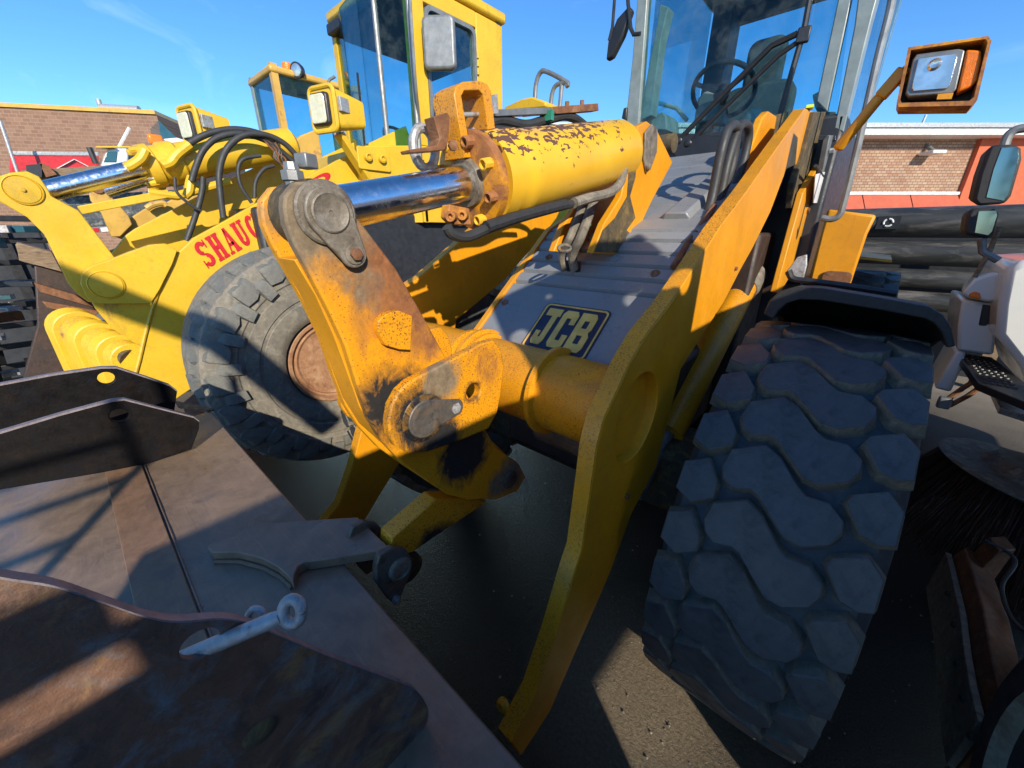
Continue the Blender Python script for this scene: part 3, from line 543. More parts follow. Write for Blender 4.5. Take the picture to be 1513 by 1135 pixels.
# black fender over the near front tyre
fo = [(1128, 464), (1137, 444), (1152, 430), (1175, 424), (1215, 426), (1300, 440), (1372, 453), (1394, 466), (1406, 486), (1412, 512)]
fi = [(1398, 514), (1392, 492), (1380, 478), (1366, 471), (1298, 458), (1212, 444), (1182, 443), (1163, 448), (1150, 460), (1142, 472)]
rr = []
for k in range(9):
    a = R_(8+k*9); rr.append([V((p.x, 1.65+(p.z-.75)*math.sin(a)-.0, .75+(p.z-.75)*math.cos(a))) for p in oYs(1.62, fo+fi)])
rr = [[V((p.x, 1.55, p.z)) for p in oYs(1.55, fo+fi)]]+rr
MB().rings(rr).build('fender', mt['blackrough'], J, bev=.004, ang=50)
MB().tube(spline(oYs(1.9, [(1165, 400), (1172, 412), (1200, 416), (1260, 424), (1325, 434)])), .012, 8).build('fender_bracket', mt['black'], J)
MB().prism(oYs(1.95, [(1159, 405), (1178, 380), (1192, 376), (1192, 392), (1186, 415), (1168, 414)]), (0, .02, 0)).build('fender_mount', mt['galv'], J, bev=.003)
# work lamp on its bracket
LY = 2.2
lo = [(1342, 70), (1460, 53), (1465, 60), (1444, 148), (1436, 156), (1328, 158), (1325, 151)]
li = [(1346, 74), (1456, 58), (1459, 63), (1439, 143), (1432, 149), (1332, 152), (1330, 147)]
P0 = oYs(LY, lo); P1 = oYs(LY, li); bk = V((0, .13, .0))
lamp = MB().rings([P0, [p+bk for p in P0], [p+bk for p in P1], P1, P0], cap=False).build('work_lamp', mt['lever'], J, bev=.001)
MB().prism([p+V((0, .10, 0)) for p in P1], (0, .012, 0)).build('lamp_back', mt['cabdark'], lamp)
q = oYs(LY+.01, [(1349, 88), (1354, 80), (1416, 72), (1426, 74), (1424, 84), (1413, 132), (1406, 138), (1342, 143), (1338, 138)])
MB().prism(q, (0, .08, 0)).build('lamp_housing', mt['greysteel'], lamp, bev=.004)
MB().prism(oYs(LY+.004, [(1357, 86), (1411, 79), (1415, 84), (1404, 126), (1399, 131), (1350, 135), (1347, 130)]), (0, .006, 0)).build('lamp_lens', mt['reflector'], lamp, bev=.002)
lc_ = oY(1381, 95, LY+.0); MB().lathe(lc_, (0, 1, 0), [(.002, .018), (-.004, .012), (-.002, .004)], 20).build('lamp_bulb', mt['reflector'], lamp)
MB().prism(oYs(LY+.008, [(1428, 73), (1450, 74), (1450, 90), (1444, 118), (1436, 128), (1414, 137), (1424, 92)]), (0, .06, 0)).build('turn_signal', mt['amber'], lamp, bev=.006)
MB().prism(oYs(LY-.001, [(1386, 139), (1409, 137), (1406, 146), (1384, 147)]), (0, .01, 0)).build('yellow_tab', mt['arm'], lamp)
MB().bar(oY(1236, 222, LY+.1), oY(1303, 140, LY+.06), .036, .036).build('lamp_arm', mt['arm'], J, bev=.012)
MB().bar(oY(1300, 144, LY+.06), oY(1336, 103, LY+.06), .042, .042).build('lamp_arm_end', mt['arm'], J, bev=.006)
MB().cyl(oY(1345, 105, LY+.1), oY(1325, 122, LY+.1), .03, n=18).build('lamp_pivot', mt['arm'], J)
MB().tube(spline(oYs(2.75, [(1322, -40), (1316, 10), (1296, 90), (1270, 205), (1247, 298), (1240, 318), (1228, 324), (1214, 322)])), .016, 10).build('grab_rail', mt['greysteel'], J)
# cab
CY = 3.0; CR = 4.45
cabf = mt['post']
def quadY(y, pts, d, name, m, par_=J, bev=.006): return MB().prism(oYs(y, pts), (0, d, 0)).build(name, m, par_, bev=bev)
base = oY(930, 196, CY).z
quadY(CY, [(922, 196), (934, 90), (944, -30), (955, -60), (963, -60), (956, 0), (942, 196)], .07, 'cab_post', cabf)
quadY(CY+.075, [(943, 180), (972, 28), (975, 6), (988, 10), (985, 20), (976, 60), (962, 170)], .10, 'cab_post_trim', mt['postlight'])
quadY(CY, [(1232, 190), (1262, 40), (1275, -60), (1312, -60), (1290, 20), (1246, 195)], .12, 'cab_post', cabf)
quadY(CY+.02, [(1206, 150), (1240, -10), (1248, -60), (1268, -60), (1258, 0), (1222, 165)], .05, 'cab_post_trim', mt['post'])
quadY(CY+.09, [(1200, 140), (1224, 128), (1222, 158), (1204, 160)], .12, 'cab_trim', mt['postlight'])
WS = quadY(CY+.03, [(932, 200), (958, -80), (1268, -80), (1232, 205)], .006, 'windscreen', mt['glass'], bev=0)
# cab side glass, rear glass, roof, floor tub
xl, xr = oY(930, 190, CY).x+.03, oY(1246, 195, CY).x
zt = oY(1110, 12, CR).z
MB().box(((xl+xr)/2, (CY+CR)/2-.05, zt+.06), (xr-xl+.1, CR-CY+.25, .12)).build('cab_roof', mt['roof'], J, bev=.03)
MB().box(((xl+xr)/2, (CY+CR)/2, 1.95), (xr-xl, CR-CY, .9)).build('cab_tub', mt['cabdark'], J, bev=.02)
for x, y0, y1, m_ in ((xl+.01, CR-.28, CR-.0, 'cabdark'), (xr-.06, CR-.1, CR, 'post')):
    MB().prism([V((x, y0, 2.38)), V((x, y1, 2.38)), V((x, y1, zt)), V((x, y0+.04, zt))], (.05 if m_ == 'post' else .16, 0, 0)).build('cab_rear_post', mt[m_], J, bev=.008)
MB().box(((xl+xr)/2, CR-.02, zt-.05), (xr-xl, .06, .1)).build('cab_rear_header', mt['cabdark'], J)
MB().prism([V((xl+.16, CR, 2.4)), V((xr-.05, CR, 2.4)), V((xr-.05, CR, zt)), V((xl+.16, CR, zt))], (0, .006, 0)).build('rear_window', mt['glass'], J, smooth=False)
for x in (xl+.01, xr-.01):
    MB().prism([V((x, CY+.12, 2.4)), V((x, CR-.28 if x < -1 else CR-.1, 2.4)), V((x, CR-.28 if x < -1 else CR-.1, zt)), V((x, CY+.12, zt))], (.005, 0, 0)).build('side_window', mt['glass'], J, smooth=False)
quadY(CY-.03, [(985, 206), (998, 200), (1110, 200), (1130, 232), (1010, 236), (1000, 238)], .12, 'windscreen_cowl', mt['black'])
quadY(CY-.005, [(925, 196), (1235, 200), (1235, 208), (925, 204)], .08, 'windscreen_seal', mt['cabdark'], bev=.003)
# seat, wheel, consoles
sc = oY(1128, 95, 3.95)
st = MB(); st.prism([V((sc.x+u, 3.95, sc.z+v_)) for u, v_ in rrect(0, .0, .13, .17, .07)], (0, .09, 0)).build('headrest', mt['seat'], J, bev=.03, seg=3)
MB().prism([V((sc.x+u*1.0, 3.92, sc.z-.38+v_)) for u, v_ in rrect(0, .0, .25, .26, .1)], (0, .12, 0)).build('seat_back', mt['seat'], J, bev=.03, seg=3)
MB().box((sc.x, 3.7, sc.z-.66), (.5, .5, .14)).build('seat_cushion', mt['seat'], J, bev=.05, seg=3)
wc = oY(1068, 135, 3.4); tilt = Matrix.Rotation(R_(-38), 3, 'X')
MB().tube([wc+tilt @ V((.2*math.cos(R_(a)), .2*math.sin(R_(a)), 0)) for a in range(0, 361, 12)], .016, 10).build('steering_wheel', mt['blackrough'], J)
sp = MB()
for a in (90, 210, 330): sp.bar(wc+tilt @ V((0, 0, -.02)), wc+tilt @ V((.2*math.cos(R_(a)), .2*math.sin(R_(a)), 0)), .035, .02)
sp.cyl(wc+tilt @ V((0, 0, -.04)), wc+tilt @ V((0, 0, .01)), .05, n=18); sp.build('steering_spokes', mt['cabdark'], J)
MB().prism(oYs(3.45, [(1024, 180), (1030, 145), (1040, 134), (1058, 134), (1068, 150), (1072, 185)]), (0, .12, 0)).build('instrument_console', mt['roof'], J, bev=.02)
MB().tube(oYs(3.5, [(965, 150), (1000, 160), (1015, 178)]), .015, 8).build('handrail', mt['postlight'], J)
MB().ball(oY(1112, 178, 3.3), (.06, .06, .07)).build('lever_knob', mt['postlight'], J)
quadY(3.2, [(940, 190), (950, 178), (978, 165), (984, 172), (985, 192)], .25, 'cab_shelf', mt['postlight'])
MB().tube(oYs(4.9, [(1046, 130), (1052, 85), (1058, 78), (1066, 25)]), .018, 8).build('exhaust_pipe', mt['black'], J)
MB().tube(oYs(4.9, [(1071, 135), (1071, 70)]), .014, 8).build('antenna', mt['black'], J)
# wipers
WY = CY-.02
wp = MB().tube(oYs(WY, [(1002, 208), (1060, 148), (1140, 68), (1178, 50)]), .017, 8).build('wiper_arm', mt['black'], J)
MB().tube(oYs(WY, [(1018, 212), (1080, 150), (1150, 82), (1182, 60)]), .014, 8).build('wiper_link', mt['black'], wp)
MB().box(oY(1187, 52, WY), (.06, .03, .07), .2).build('wiper_joint', mt['black'], wp, bev=.006)
MB().tube(oYs(WY+.01, [(1152, 172), (1172, 100), (1188, 45), (1200, -20)]), .015, 8).build('wiper_blade', mt['black'], wp)
for q in ((1003, 208), (1017, 212)): MB().ball(oY(*q, WY), (.03, .02, .03)).build('wiper_hub', mt['black'], wp)
# mirror to the left of the cab
MY = 2.75
mr_ = MB().prism(oYs(MY, [(895, 89), (898, 62), (911, 28), (929, 8), (933, 14), (920, 52), (904, 84)]), (0, .05, 0)).build('cab_mirror', mt['black'], J, bev=.01)
MB().tube(oYs(MY, [(909, -40), (908, 0), (905, 40), (900, 60)]), .010, 8).build('mirror_bracket', mt['black'], mr_)
MB().tube(oYs(MY, [(926, -40), (928, 5), (932, 42), (936, 51), (946, 50)]), .012, 8).build('mirror_bracket', mt['black'], mr_)
quadY(CY-.02, [(918, 175), (921, 160), (926, 158), (925, 178)], .05, 'cab_lamp', mt['black'])
# tilt link from the bellcrank foot down to the bucket bracket
a = oX(742, 716, -.88); b = oX(592, 830, -.88)
tl = MB().prism([p for p in oXs(-.848, [(645, 738), (700, 735), (720, 742), (640, 795), (605, 820), (578, 812), (580, 795)])], (-.065, 0, 0)).build('tilt_link', mt['lug'], J, bev=.004)
MB().lathe(b+V((.045, 0, 0)), (-1, 0, 0), [(0, .05), (.09, .05)], 24).build('link_eye', mt['grease'], tl)

# ------------------------------------------------------------------ rusty bucket lying in front of the loader
BZ = .92
BK = thing('loader_bucket', 'brown rusty steel loader bucket lying back upward in front of the JCB loader', 'bucket', (-1.3, -.3, 0))
bx0, bx1 = -2.42, -.12
prof = [(.30, BZ), (.30, BZ-.02), (.24, .45), (.1, .05), (-.15, .0), (-.75, .02), (-1.25, .1), (-1.27, .13), (-1.1, .55), (-.72, .80), (-.30, .895), (-.11, .913), (-.012, BZ)]
bkp = MB().prism([V((bx0, y, z)) for y, z in prof], (bx1-bx0, 0, 0)).build('back_plate', mt['bucket'], BK, bev=.006)
def onplate(pts, z=BZ): return [oZ(x, y, z) for x, y in pts]
MB().prism([V((bx0+.02, -.12, BZ-.008)), V((bx0+.02, -.016, BZ+.0005)), V((bx1-.3, -.016, BZ+.0005)), V((bx1-.3, -.12, BZ-.008))], (0, 0, .011)).build('lap_strip', mt['rustplate'], bkp, bev=.002)
MB().tube([V((bx0+.02+k*(bx1-bx0-.3)/40, -.010, BZ+.0015+.0007*math.sin(k*1.7))) for k in range(41)], .004, 6).build('weld_seam', mt['bucket'], bkp)
brk = [(306, 808), (312, 803), (349, 792), (366, 778), (369, 764), (378, 770), (395, 773), (435, 770), (528, 764), (577, 811), (481, 826), (450, 830), (440, 836), (435, 848), (433, 860), (425, 850), (409, 836), (385, 824), (350, 815), (313, 816)]
tb_ = MB().prism(onplate(brk, BZ+.035), (0, 0, -.032)).build('tilt_bracket', mt['bucket'], BK, bev=.003)
MB().tube([p-V((0, 0, .03)) for p in onplate([(313, 818), (350, 818), (385, 827), (411, 840), (428, 856)], BZ+.035)], .006, 8).build('bracket_weld', mt['rustplate'], tb_)
for x in (-.80, -.955):
    cl = MB().prism([V((x, p.y, p.z)) for p in oXs(-.80, [(556, 838), (562, 820), (580, 810), (600, 812), (610, 826), (606, 850), (592, 885), (582, 894), (572, 884), (556, 860)])], (-.022, 0, 0)).build('bracket_cheek', mt['pindark'], BK, bev=.004)
    if x > -.9:
        MB().lathe(oX(590, 840, x+.001), (1, 0, 0), [(0, .036), (.012, .034), (.014, .026), (.009, .024), (.009, 0)], 24).build('pin_end', mt['pin'], cl)
        MB().lathe(oX(584, 885, x+.001), (1, 0, 0), [(0, .014), (.004, .014), (.004, .01), (.016, .009)], 6).build('bolt', mt['galv'], cl)
# hinge ears
E1 = [(-60, 835), (0, 853), (80, 866), (150, 889), (215, 911), (265, 918), (330, 914), (372, 922), (400, 934), (500, 975), (600, 1012), (622, 1028), (633, 1050), (631, 1068), (610, 1113), (560, 1180), (300, 1320), (-60, 1260)]
e1 = [(p.y, p.z) for p in spline(oXs(-.42, E1[:14]), 4)+oXs(-.42, E1[14:])]
ear = MB().prism([V((-.42, y, z)) for y, z in e1], (-.010, 0, 0)).build('hinge_ear', mt['ear'], BK); hc = oX(303, 948, -.42); cut(ear, [MB().tube([hc+V((-.1, -.004, 0)), hc+V((.1, -.004, 0))], .0165, 24)], .002); ear['label'] = 'stained near hinge ear with the loose eye pin'
rr = []
for i, (y, z) in enumerate(e1[:53]): rr.append([V((-.4195, y, z+.001)), V((-.4305, y, z+.001)), V((-.4305, y, z-.002)), V((-.4195, y, z-.002))])
MB().rings(rr).build('cut_edge', mt['edge'], ear)
MB().ball(oX(385, 1082, -.42), (.006, .02, .017)).build('weld_blob', mt['grime'], ear)
for X, E2 in ((-1.98, [(-60, 655), (0, 639), (90, 612), (165, 592), (183, 590), (230, 602), (286, 616), (294, 622), (294, 634), (283, 664), (215, 686), (120, 704), (0, 724), (-60, 734)]), (-2.25, [(-60, 580), (0, 568), (80, 553), (150, 543), (172, 543), (215, 557), (250, 569), (262, 578), (256, 620), (200, 650), (0, 690), (-60, 700)])):
    ez = [(p.y, p.z) for p in oXs(X, E2)]
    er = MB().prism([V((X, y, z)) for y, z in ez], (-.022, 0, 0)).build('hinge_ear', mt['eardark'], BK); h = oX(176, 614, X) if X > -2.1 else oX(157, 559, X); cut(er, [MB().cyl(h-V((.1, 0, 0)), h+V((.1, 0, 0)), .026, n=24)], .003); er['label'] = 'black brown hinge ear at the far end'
    top = ez[:8]; rr = [[V((X+.0015, y, z+.002)), V((X-.0235, y, z+.002)), V((X-.0235, y, z-.005)), V((X+.0015, y, z-.005))] for y, z in top]
    MB().rings(rr).build('cut_edge', mt['edge'], er)
MB().prism(onplate([(258, 592), (300, 600), (316, 604), (306, 606), (262, 600)], BZ+.01), (0, 0, -.012)).build('end_lip', mt['rust'], bkp)
# loose eye pin in the near ear
p0 = oX(316, 953, -.425); p1 = oX(432, 904, -.375); ax_ = (p1-p0).normalized()
EP = tag(MB().tube([p0-ax_*.05, p0, p0+(p1-p0)*.72, p0+(p1-p0)*.86], .013, 14, [.008, .0085, .0085, .007]).build('eye_pin', mt['galv']), 'pale galvanised eye pin poking out of the near bucket ear', 'pin')
ex_ = V((RT.x, RT.y, 0)).normalized(); ey_ = ax_ - ex_*ax_.dot(ex_); pl = [p1+(RT*.0125*math.cos(R_(a))*.8-DN*.0135*math.sin(R_(a))) for a in range(0, 361, 20)]
MB().tube(pl, .0062, 12).build('eye', mt['galv'], EP)
c = oX(378, 912, -.44); MB().tube([c+RT*.009*math.cos(R_(a))-DN*.010*math.sin(R_(a)) for a in range(20, 250, 20)], .004, 8).build('cotter_hook', mt['galv'], EP)

# ------------------------------------------------------------------ lemon yellow wheel loader with red lettering
SL = thing('wheel_loader', 'lemon yellow wheel loader with red SHAUG lettering on its lift arm', 'wheel loader', (-4.2, 3, 0))
SX = -3.80
# tyre and lugs: centre from the hub, sidewall facing the camera
sc_ = V((-3.19, 1.18, .885)); sr = .88
prof = [(-.2, .33), (-.27, .40), (-.30, .55), (-.29, .66), (-.25, .745), (-.1, .76), (.1, .76), (.27, .745), (.298, .70), (.30, .60), (.304, .575), (.296, .565), (.296, .535), (.304, .53), (.305, .46), (.296, .452), (.296, .435), (.30, .43), (.298, .36), (.285, .33), (.26, .30), (.2, .28)]
def stread(c, par_, n=22, name='front_tyre'):
    KS = 1.1
    t = MB().lathe(c, (1, 0, 0), [(u, q*KS) for u, q in prof], 80).build(name, mt['styre'], par_, ang=30)
    for v_, poly in enumerate(([(.0, -.055), (.0, .045), (.10, .065), (.19, .05), (.30, .075), (.315, .02), (.31, -.045), (.2, -.07)], [(.13, -.04), (.12, .04), (.22, .055), (.318, .04), (.322, -.025), (.25, -.05)])):
        base = None
        for k in range(n):
            m = MB(); 
            if base is None:
                rr = []
                for dr, d in ((-.06, .014), (.012, .008), (.022, -.006)):
                    rr.append([V((u-(.008 if dr > .04 and u > .29 else 0), -(.755+dr-.075*max(0, (u-.18)/.14)**2+(-.045 if v_ else 0)*(u > .2))*math.cos(s_/.78), (.755+dr-.075*max(0, (u-.18)/.14)**2+(-.045 if v_ else 0)*(u > .2))*math.sin(s_/.78))) for u, s_ in offs(poly, d)])
                base = m.rings(rr).build('tread_lug', mt['slug'], t); o = base
            else: o = base.copy(); COL.objects.link(o)
            o.matrix_basis = Matrix.Translation(c) @ Matrix.Rotation(-R_(360/n*(k+.5*v_)), 4, 'X') @ Matrix.Diagonal((1, KS, KS, 1))
    return t
tS = stread(sc_, SL)
MB().lathe(sc_, (1, 0, 0), [(.255, .30), (.285, .325), (.292, .32), (.29, .30), (.26, .285), (.255, .272), (.268, .262), (.25, .235), (.1, .215), (.06, .2), (.06, .13), (.11, .12), (.13, .07), (.135, .0)], 56).build('rim', mt['rim'], tS, ang=25)
for k in range(12):
    a = R_(30*k+8); MB().lathe(sc_+V((.06, .17*math.cos(a), .17*math.sin(a))), (1, 0, 0), [(0, .017), (.03, .016)], 6).build('wheel_nut', mt['rust'], tS)
stread(V((-5.3, 1.22, .885)), SL); 
# lift arms
SA = [(198, 560), (205, 530), (212, 500), (222, 466), (238, 425), (259, 377), (286, 352), (330, 328), (376, 302), (430, 274), (480, 247), (545, 212), (600, 186), (640, 300), (520, 330), (430, 380), (350, 470), (290, 570), (245, 600)]
for x in (SX, -4.72):
    pts = [(p.y, p.z) for p in oXs(SX, SA)]
    a_ = MB().prism([V((x, y, z)) for y, z in pts], (-.06, 0, 0)).build('lift_arm', mt['sy'], SL, bev=.006)
    lob = [(p.y, p.z) for p in oXs(SX+.03, [(119, 420), (120, 408), (126, 399), (136, 393), (160, 385), (190, 373), (222, 362), (245, 360), (262, 370), (255, 390), (236, 428), (223, 449), (142, 449), (128, 440)])]
    lb_ = MB().prism([V((x+.03, y, z)) for y, z in lob], (-.09, 0, 0)).build('arm_nose', mt['sy'], a_, bev=.004)
    low = [(p.y, p.z) for p in oXs(SX, [(132, 436), (143, 448), (222, 448), (224, 462), (210, 512), (200, 508), (165, 485), (140, 455)])]
    MB().prism([V((x+.0, y, z)) for y, z in low], (-.05, 0, 0)).build('nose_plate', mt['sydirty'], a_, bev=.004)
    c = oX(157, 421, SX+.032); c.x = x+.032
    MB().lathe(c, (1, 0, 0), [(-.005, .092), (.004, .092), (.008, .086), (.003, .083), (.010, .08), (.012, .0)], 36).build('pin_end', mt['sy'], a_)
    sm = oXs(SX, [(259, 377), (245, 400), (234, 428), (224, 458), (214, 495), (206, 530), (199, 556)])
    MB().tube([V((x+.004, q.y, q.z)) for q in sm], .012, 8).build('weld_seam', mt['sydirty'], a_)
MB().prism(oXs(-4.42, [(150, 395), (172, 366), (186, 348), (200, 338), (240, 318), (300, 286), (345, 262), (420, 228), (460, 300), (330, 365), (262, 400), (200, 420)]), (-.06, 0, 0)).build('boom_web', mt['sy'], SL, bev=.006)
# cross tube
MB().cyl((SX-.06, .55, 1.55), (-4.72, .55, 1.55), .13, n=30).build('cross_tube', mt['sy'], SL)
# red lettering
def arc_pts(cx, cy, rx, ry, a0, a1, n=10): return [(cx+rx*math.cos(R_(a0+(a1-a0)*k/n)), cy+ry*math.sin(R_(a0+(a1-a0)*k/n))) for k in range(n+1)]
def band(cx, cy, rx, ry, a0, a1, wx, wy): o = arc_pts(cx, cy, rx, ry, a0, a1); i = arc_pts(cx, cy, rx-wx, ry-wy, a1, a0); return [[o[k], o[k+1], i[-2-k], i[-1-k]] for k in range(len(o)-1)]
def bar4(x0, x1, y0, y1): return [(x0, y0), (x1, y0), (x1, y1), (x0, y1)]
GL = {
 'S': band(.5, .735, .46, .265, 20, 270, .33, .15)+band(.5, .265, .46, .265, -160, 90, .33, .15)+[bar4(.86, .96, .68, 1.0), bar4(.04, .14, 0, .32)],
 'H': [bar4(.08, .42, .1, .9), bar4(.58, .92, .1, .9), bar4(.42, .58, .42, .58), bar4(.0, .48, 0, .1), bar4(.52, 1, 0, .1), bar4(0, .48, .9, 1), bar4(.52, 1, .9, 1)],
 'A': [[(.08, .1), (.2, .1), (.52, .9), (.40, 1)], [(.55, .1), (.95, .1), (.64, 1), (.40, 1)], bar4(.28, .68, .3, .42), bar4(-.04, .34, 0, .1), bar4(.52, 1.04, 0, .1)],
 'U': [bar4(.08, .42, .3, .9), bar4(.64, .86, .3, .9), bar4(0, .5, .9, 1), bar4(.56, 1, .9, 1)]+band(.47, .3, .39, .3, 180, 360, .28, .17),
 'G': band(.5, .5, .48, .5, 50, 330, .34, .17)+[bar4(.66, .92, .08, .42), bar4(.54, 1.02, .40, .5), bar4(.84, .94, .68, 1.0)],
 'P': [bar4(.1, .38, .1, .9), bar4(0, .52, 0, .1), bar4(0, .45, .9, 1)]+band(.45, .72, .5, .28, -90, 90, .26, .12)}
o0 = oX(306, 398, SX+.003); o1 = oX(392, 348, SX+.003); ht = oX(281, 363, SX+.003)-o0; ht = ht*1.0
run = (o1-o0)/5
def word(ch, k, wfac=.86):
    m = MB()
    for q in GL[ch]: m.prism([o0+run*(k+.06+x*wfac)+ht*y for x, y in q], (.002, 0, 0))
    m.build('painted_letter', mt['redletter'], SL)
for k, ch in enumerate('SHAUG'): word(ch, k)
o0 = oX(463, 297, SX+.003); ht = oX(455, 268, SX+.003)-o0; run = (oX(496, 277, SX+.003)-o0)
word('P', 0, .9)
# bellcrank, tilt cylinders, links
bk = [(-25, 262), (0, 260), (16, 255), (40, 253), (58, 261), (70, 278), (76, 290), (116, 311), (170, 381), (190, 420), (180, 445), (150, 450), (130, 446), (112, 432), (100, 418), (84, 384), (66, 347), (40, 321), (0, 298), (-25, 285)]
for x in (SX-.07, SX-.62):
    pts = [(p.y, p.z) for p in oXs(SX-.07, bk)]
    b_ = MB().prism([V((x, y, z)) for y, z in pts], (-.05, 0, 0)).build('bellcrank', mt['sy'], SL, bev=.006)
    c = oX(34, 281, SX-.068); c.x = x+.002
    MB().lathe(c, (1, 0, 0), [(-.002, .082), (.006, .082), (.008, .078), (.002, .074), (.008, .07), (.01, .012), (.02, .01)], 36).build('pin_end', mt['sydirty'], b_)
def scyl(x, c0, c1, c2, r1, r2, nm):
    a = oX(*c0, x); b = oX(*c1, x); c = oX(*c2, x)
    MB().cyl(a, b+(b-a)*.2, r1, n=30).build('tilt_cylinder_rod', mt['chrome'], SL)
    d = (c-b).normalized(); L_ = (c-b).length
    B_ = MB().lathe(b, d, [(-.02, .06), (-.02, r2*1.12), (.05, r2*1.15), (.06, r2*1.02), (.1, r2*1.02), (.12, r2*1.14), (.2, r2*1.14), (.22, r2), (L_, r2), (L_+.03, r2*.7)], 40).build('tilt_cylinder_barrel', mt['sy'], SL)
    for k in range(6):
        a_ = R_(k*60); e = d.cross(V((0, 0, 1))).normalized(); f = e.cross(d)
        MB().lathe(b+(e*math.cos(a_)+f*math.sin(a_))*r2*.98, -d, [(0, .022), (.05, .022), (.055, .015)], 8).build('bolt', mt['sydirty'], B_)
    return B_
scyl(-4.15, (70, 283), (218, 247), (430, 213), .062, .125, 'a')
scyl(-4.62, (155, 283), (222, 262), (330, 240), .05, .09, 'b')
MB().bar(oX(118, 311, -4.0), oX(250, 286, -4.0), .05, .05).build('guide_bar', mt['sy'], SL, bev=.004)
MB().tube(oXs(-4.0, [(220, 285), (260, 290), (340, 268)]), .03, 10).build('oil_pipe', mt['sy'], SL)
MB().tube(spline(oXs(-3.98, [(186, 248), (194, 245), (208, 235), (215, 222)])), .032, 10).build('pipe_elbow', mt['sy'], SL)
MB().tube(spline(oXs(-3.98, [(272, 290), (279, 283), (281, 272), (284, 262)])), .032, 10).build('pipe_elbow', mt['sy'], SL)
MB().tube(spline(oXs(-3.98, [(240, 245), (252, 240), (262, 228), (280, 214)])), .034, 10).build('pipe_elbow', mt['sy'], SL)
for x, pts, r in ((-4.0, [(258, 232), (280, 212), (310, 197), (345, 191), (380, 196), (410, 210)], .022), (-3.92, [(283, 268), (290, 245), (302, 220), (325, 202), (360, 198), (400, 212), (435, 240)], .021), (-3.88, [(330, 322), (326, 290), (324, 255), (334, 222), (358, 201), (390, 199), (420, 212), (445, 238)], .022), (-3.86, [(372, 300), (356, 275), (352, 250), (360, 235), (385, 230)], .014), (-3.86, [(376, 293), (378, 268), (390, 250), (405, 245)], .014), (-3.95, [(276, 356), (290, 315), (298, 285), (300, 262)], .02), (-3.86, [(258, 262), (262, 285), (285, 305), (298, 312)], .01)):
    MB().tube(spline(oXs(x, pts)), r, 12).build('hydraulic_hose', mt['hose'], SL)
wm = [(MB().tube(spline(oXs(-3.9, [(392+random.uniform(-8, 8), 205+random.uniform(-5, 5)), (405+random.uniform(-10, 10), 222), (415+random.uniform(-10, 10), 235), (430+random.uniform(-12, 8), 250)])), .008, 6).build('wire', mt['hose'] if k % 2 else mt['rust'], SL)) for k in range(6)]
# quick coupler with its ribbed pin, and the brown bucket behind it
cpA = oX(108, 482, -4.3); cpB = oX(185, 525, -3.95)
cp = thing('quick_coupler', 'ribbed yellow quick coupler below the lemon yellow lift arm', 'coupler', (-4.1, .1, 0))
for k in range(6):
    p = cpA.lerp(cpB, k/5.0); m_ = 'sy' if k % 2 == 0 else 'sydirty'
    rr = .14 if k % 2 == 0 else .12
    MB().prism([p+V((0, rr*math.cos(R_(a)), rr*math.sin(R_(a)))) for a in range(0, 181, 15)]+[p+V((0, -rr, -.55)), p+V((0, rr, -.55))], (cpB-cpA)/5*.8).build('rib_plate', mt[m_], cp, bev=.006)
MB().cyl(cpA, cpB+(cpB-cpA)*.1, .07, n=20).build('coupler_pin', mt['grime'], cp)
bb = thing('loader_bucket', 'dark brown bucket under the lemon yellow bellcrank at the left', 'bucket', (-5.2, -.2, 0))
MB().prism(oXs(-4.7, [(50, 392), (100, 405), (140, 455), (150, 560), (30, 575), (55, 480)]), (-.6, 0, 0)).build('back_plate', mt['darkrust'], bb, bev=.01)
for k, q in enumerate(([(24, 358), (76, 372), (92, 402), (28, 385)], [(50, 418), (110, 435), (140, 455), (60, 432)], [(62, 445), (150, 460), (135, 470), (70, 455)])):
    MB().prism(oXs(-4.66, q), (-.3, 0, 0)).build('wear_plate', mt['rust'] if k else mt['wood'], bb, bev=.004)
# lamps on stalks
def stalk(x, c0, face, depth, base, nm):
    fr = [oX(a, b, x) for a, b in face]; n = len(fr); cen = sum(fr, V())/n; nv = V((.45, -1, .05)).normalized()
    # rounded guard in a plane facing the front of the machine
    lx = V((1, .3, 0)).normalized(); w_, h_ = .145*depth, .165*depth; c = oX(*c0, x)
    R1 = rrect(0, 0, w_, h_, .05*depth); g_ = [c+lx*u+V((0, 0, v_)) for u, v_ in R1]; g_.append(g_[0]); g_.append(g_[1])
    L_ = MB().tube(g_, .019*depth, 8).build('work_lamp', mt['sy'], SL)
    ri = rrect(0, 0, w_*.93, h_*.93, .05*depth); q = [c+lx*u+V((0, 0, v_)) for u, v_ in ri]; bkv = V((.02, .30, .0))*depth
    MB().rings([q, [p+bkv*.2 for p in q], [c+bkv+(p-c)*.7 for p in q]]).build('lamp_shell', mt['sy'], L_)
    ri = rrect(-.01, 0, w_*.68, h_*.74, .03*depth); MB().prism([c+lx*u+V((0, 0, v_))-bkv*.12 for u, v_ in ri], bkv*.3).build('lamp_bezel', mt['black'], L_, bev=.01)
    ri = rrect(-.01, 0, w_*.6, h_*.66, .03*depth); MB().prism([c+lx*u+V((0, 0, v_))-bkv*.16 for u, v_ in ri], bkv*.05).build('lamp_lens', mt['lens'], L_, bev=.006)
    b = oX(*base, x-.05); MB().bar(c+V((0, .1, -h_)), b, .09, .05).build('lamp_stalk', mt['sy'], L_, bev=.005)
    MB().box(c+bkv*.7+V((.11, -.08, .03)), (.03, .1, .1), .4).build('clamp', mt['galv'], L_, bev=.004)
    return L_
stalk(-3.62, (478, 162), [(450, 130)], .92, (548, 272), '')
stalk(-4.95, (281, 186), [(270, 170)], .9, (310, 225), '')
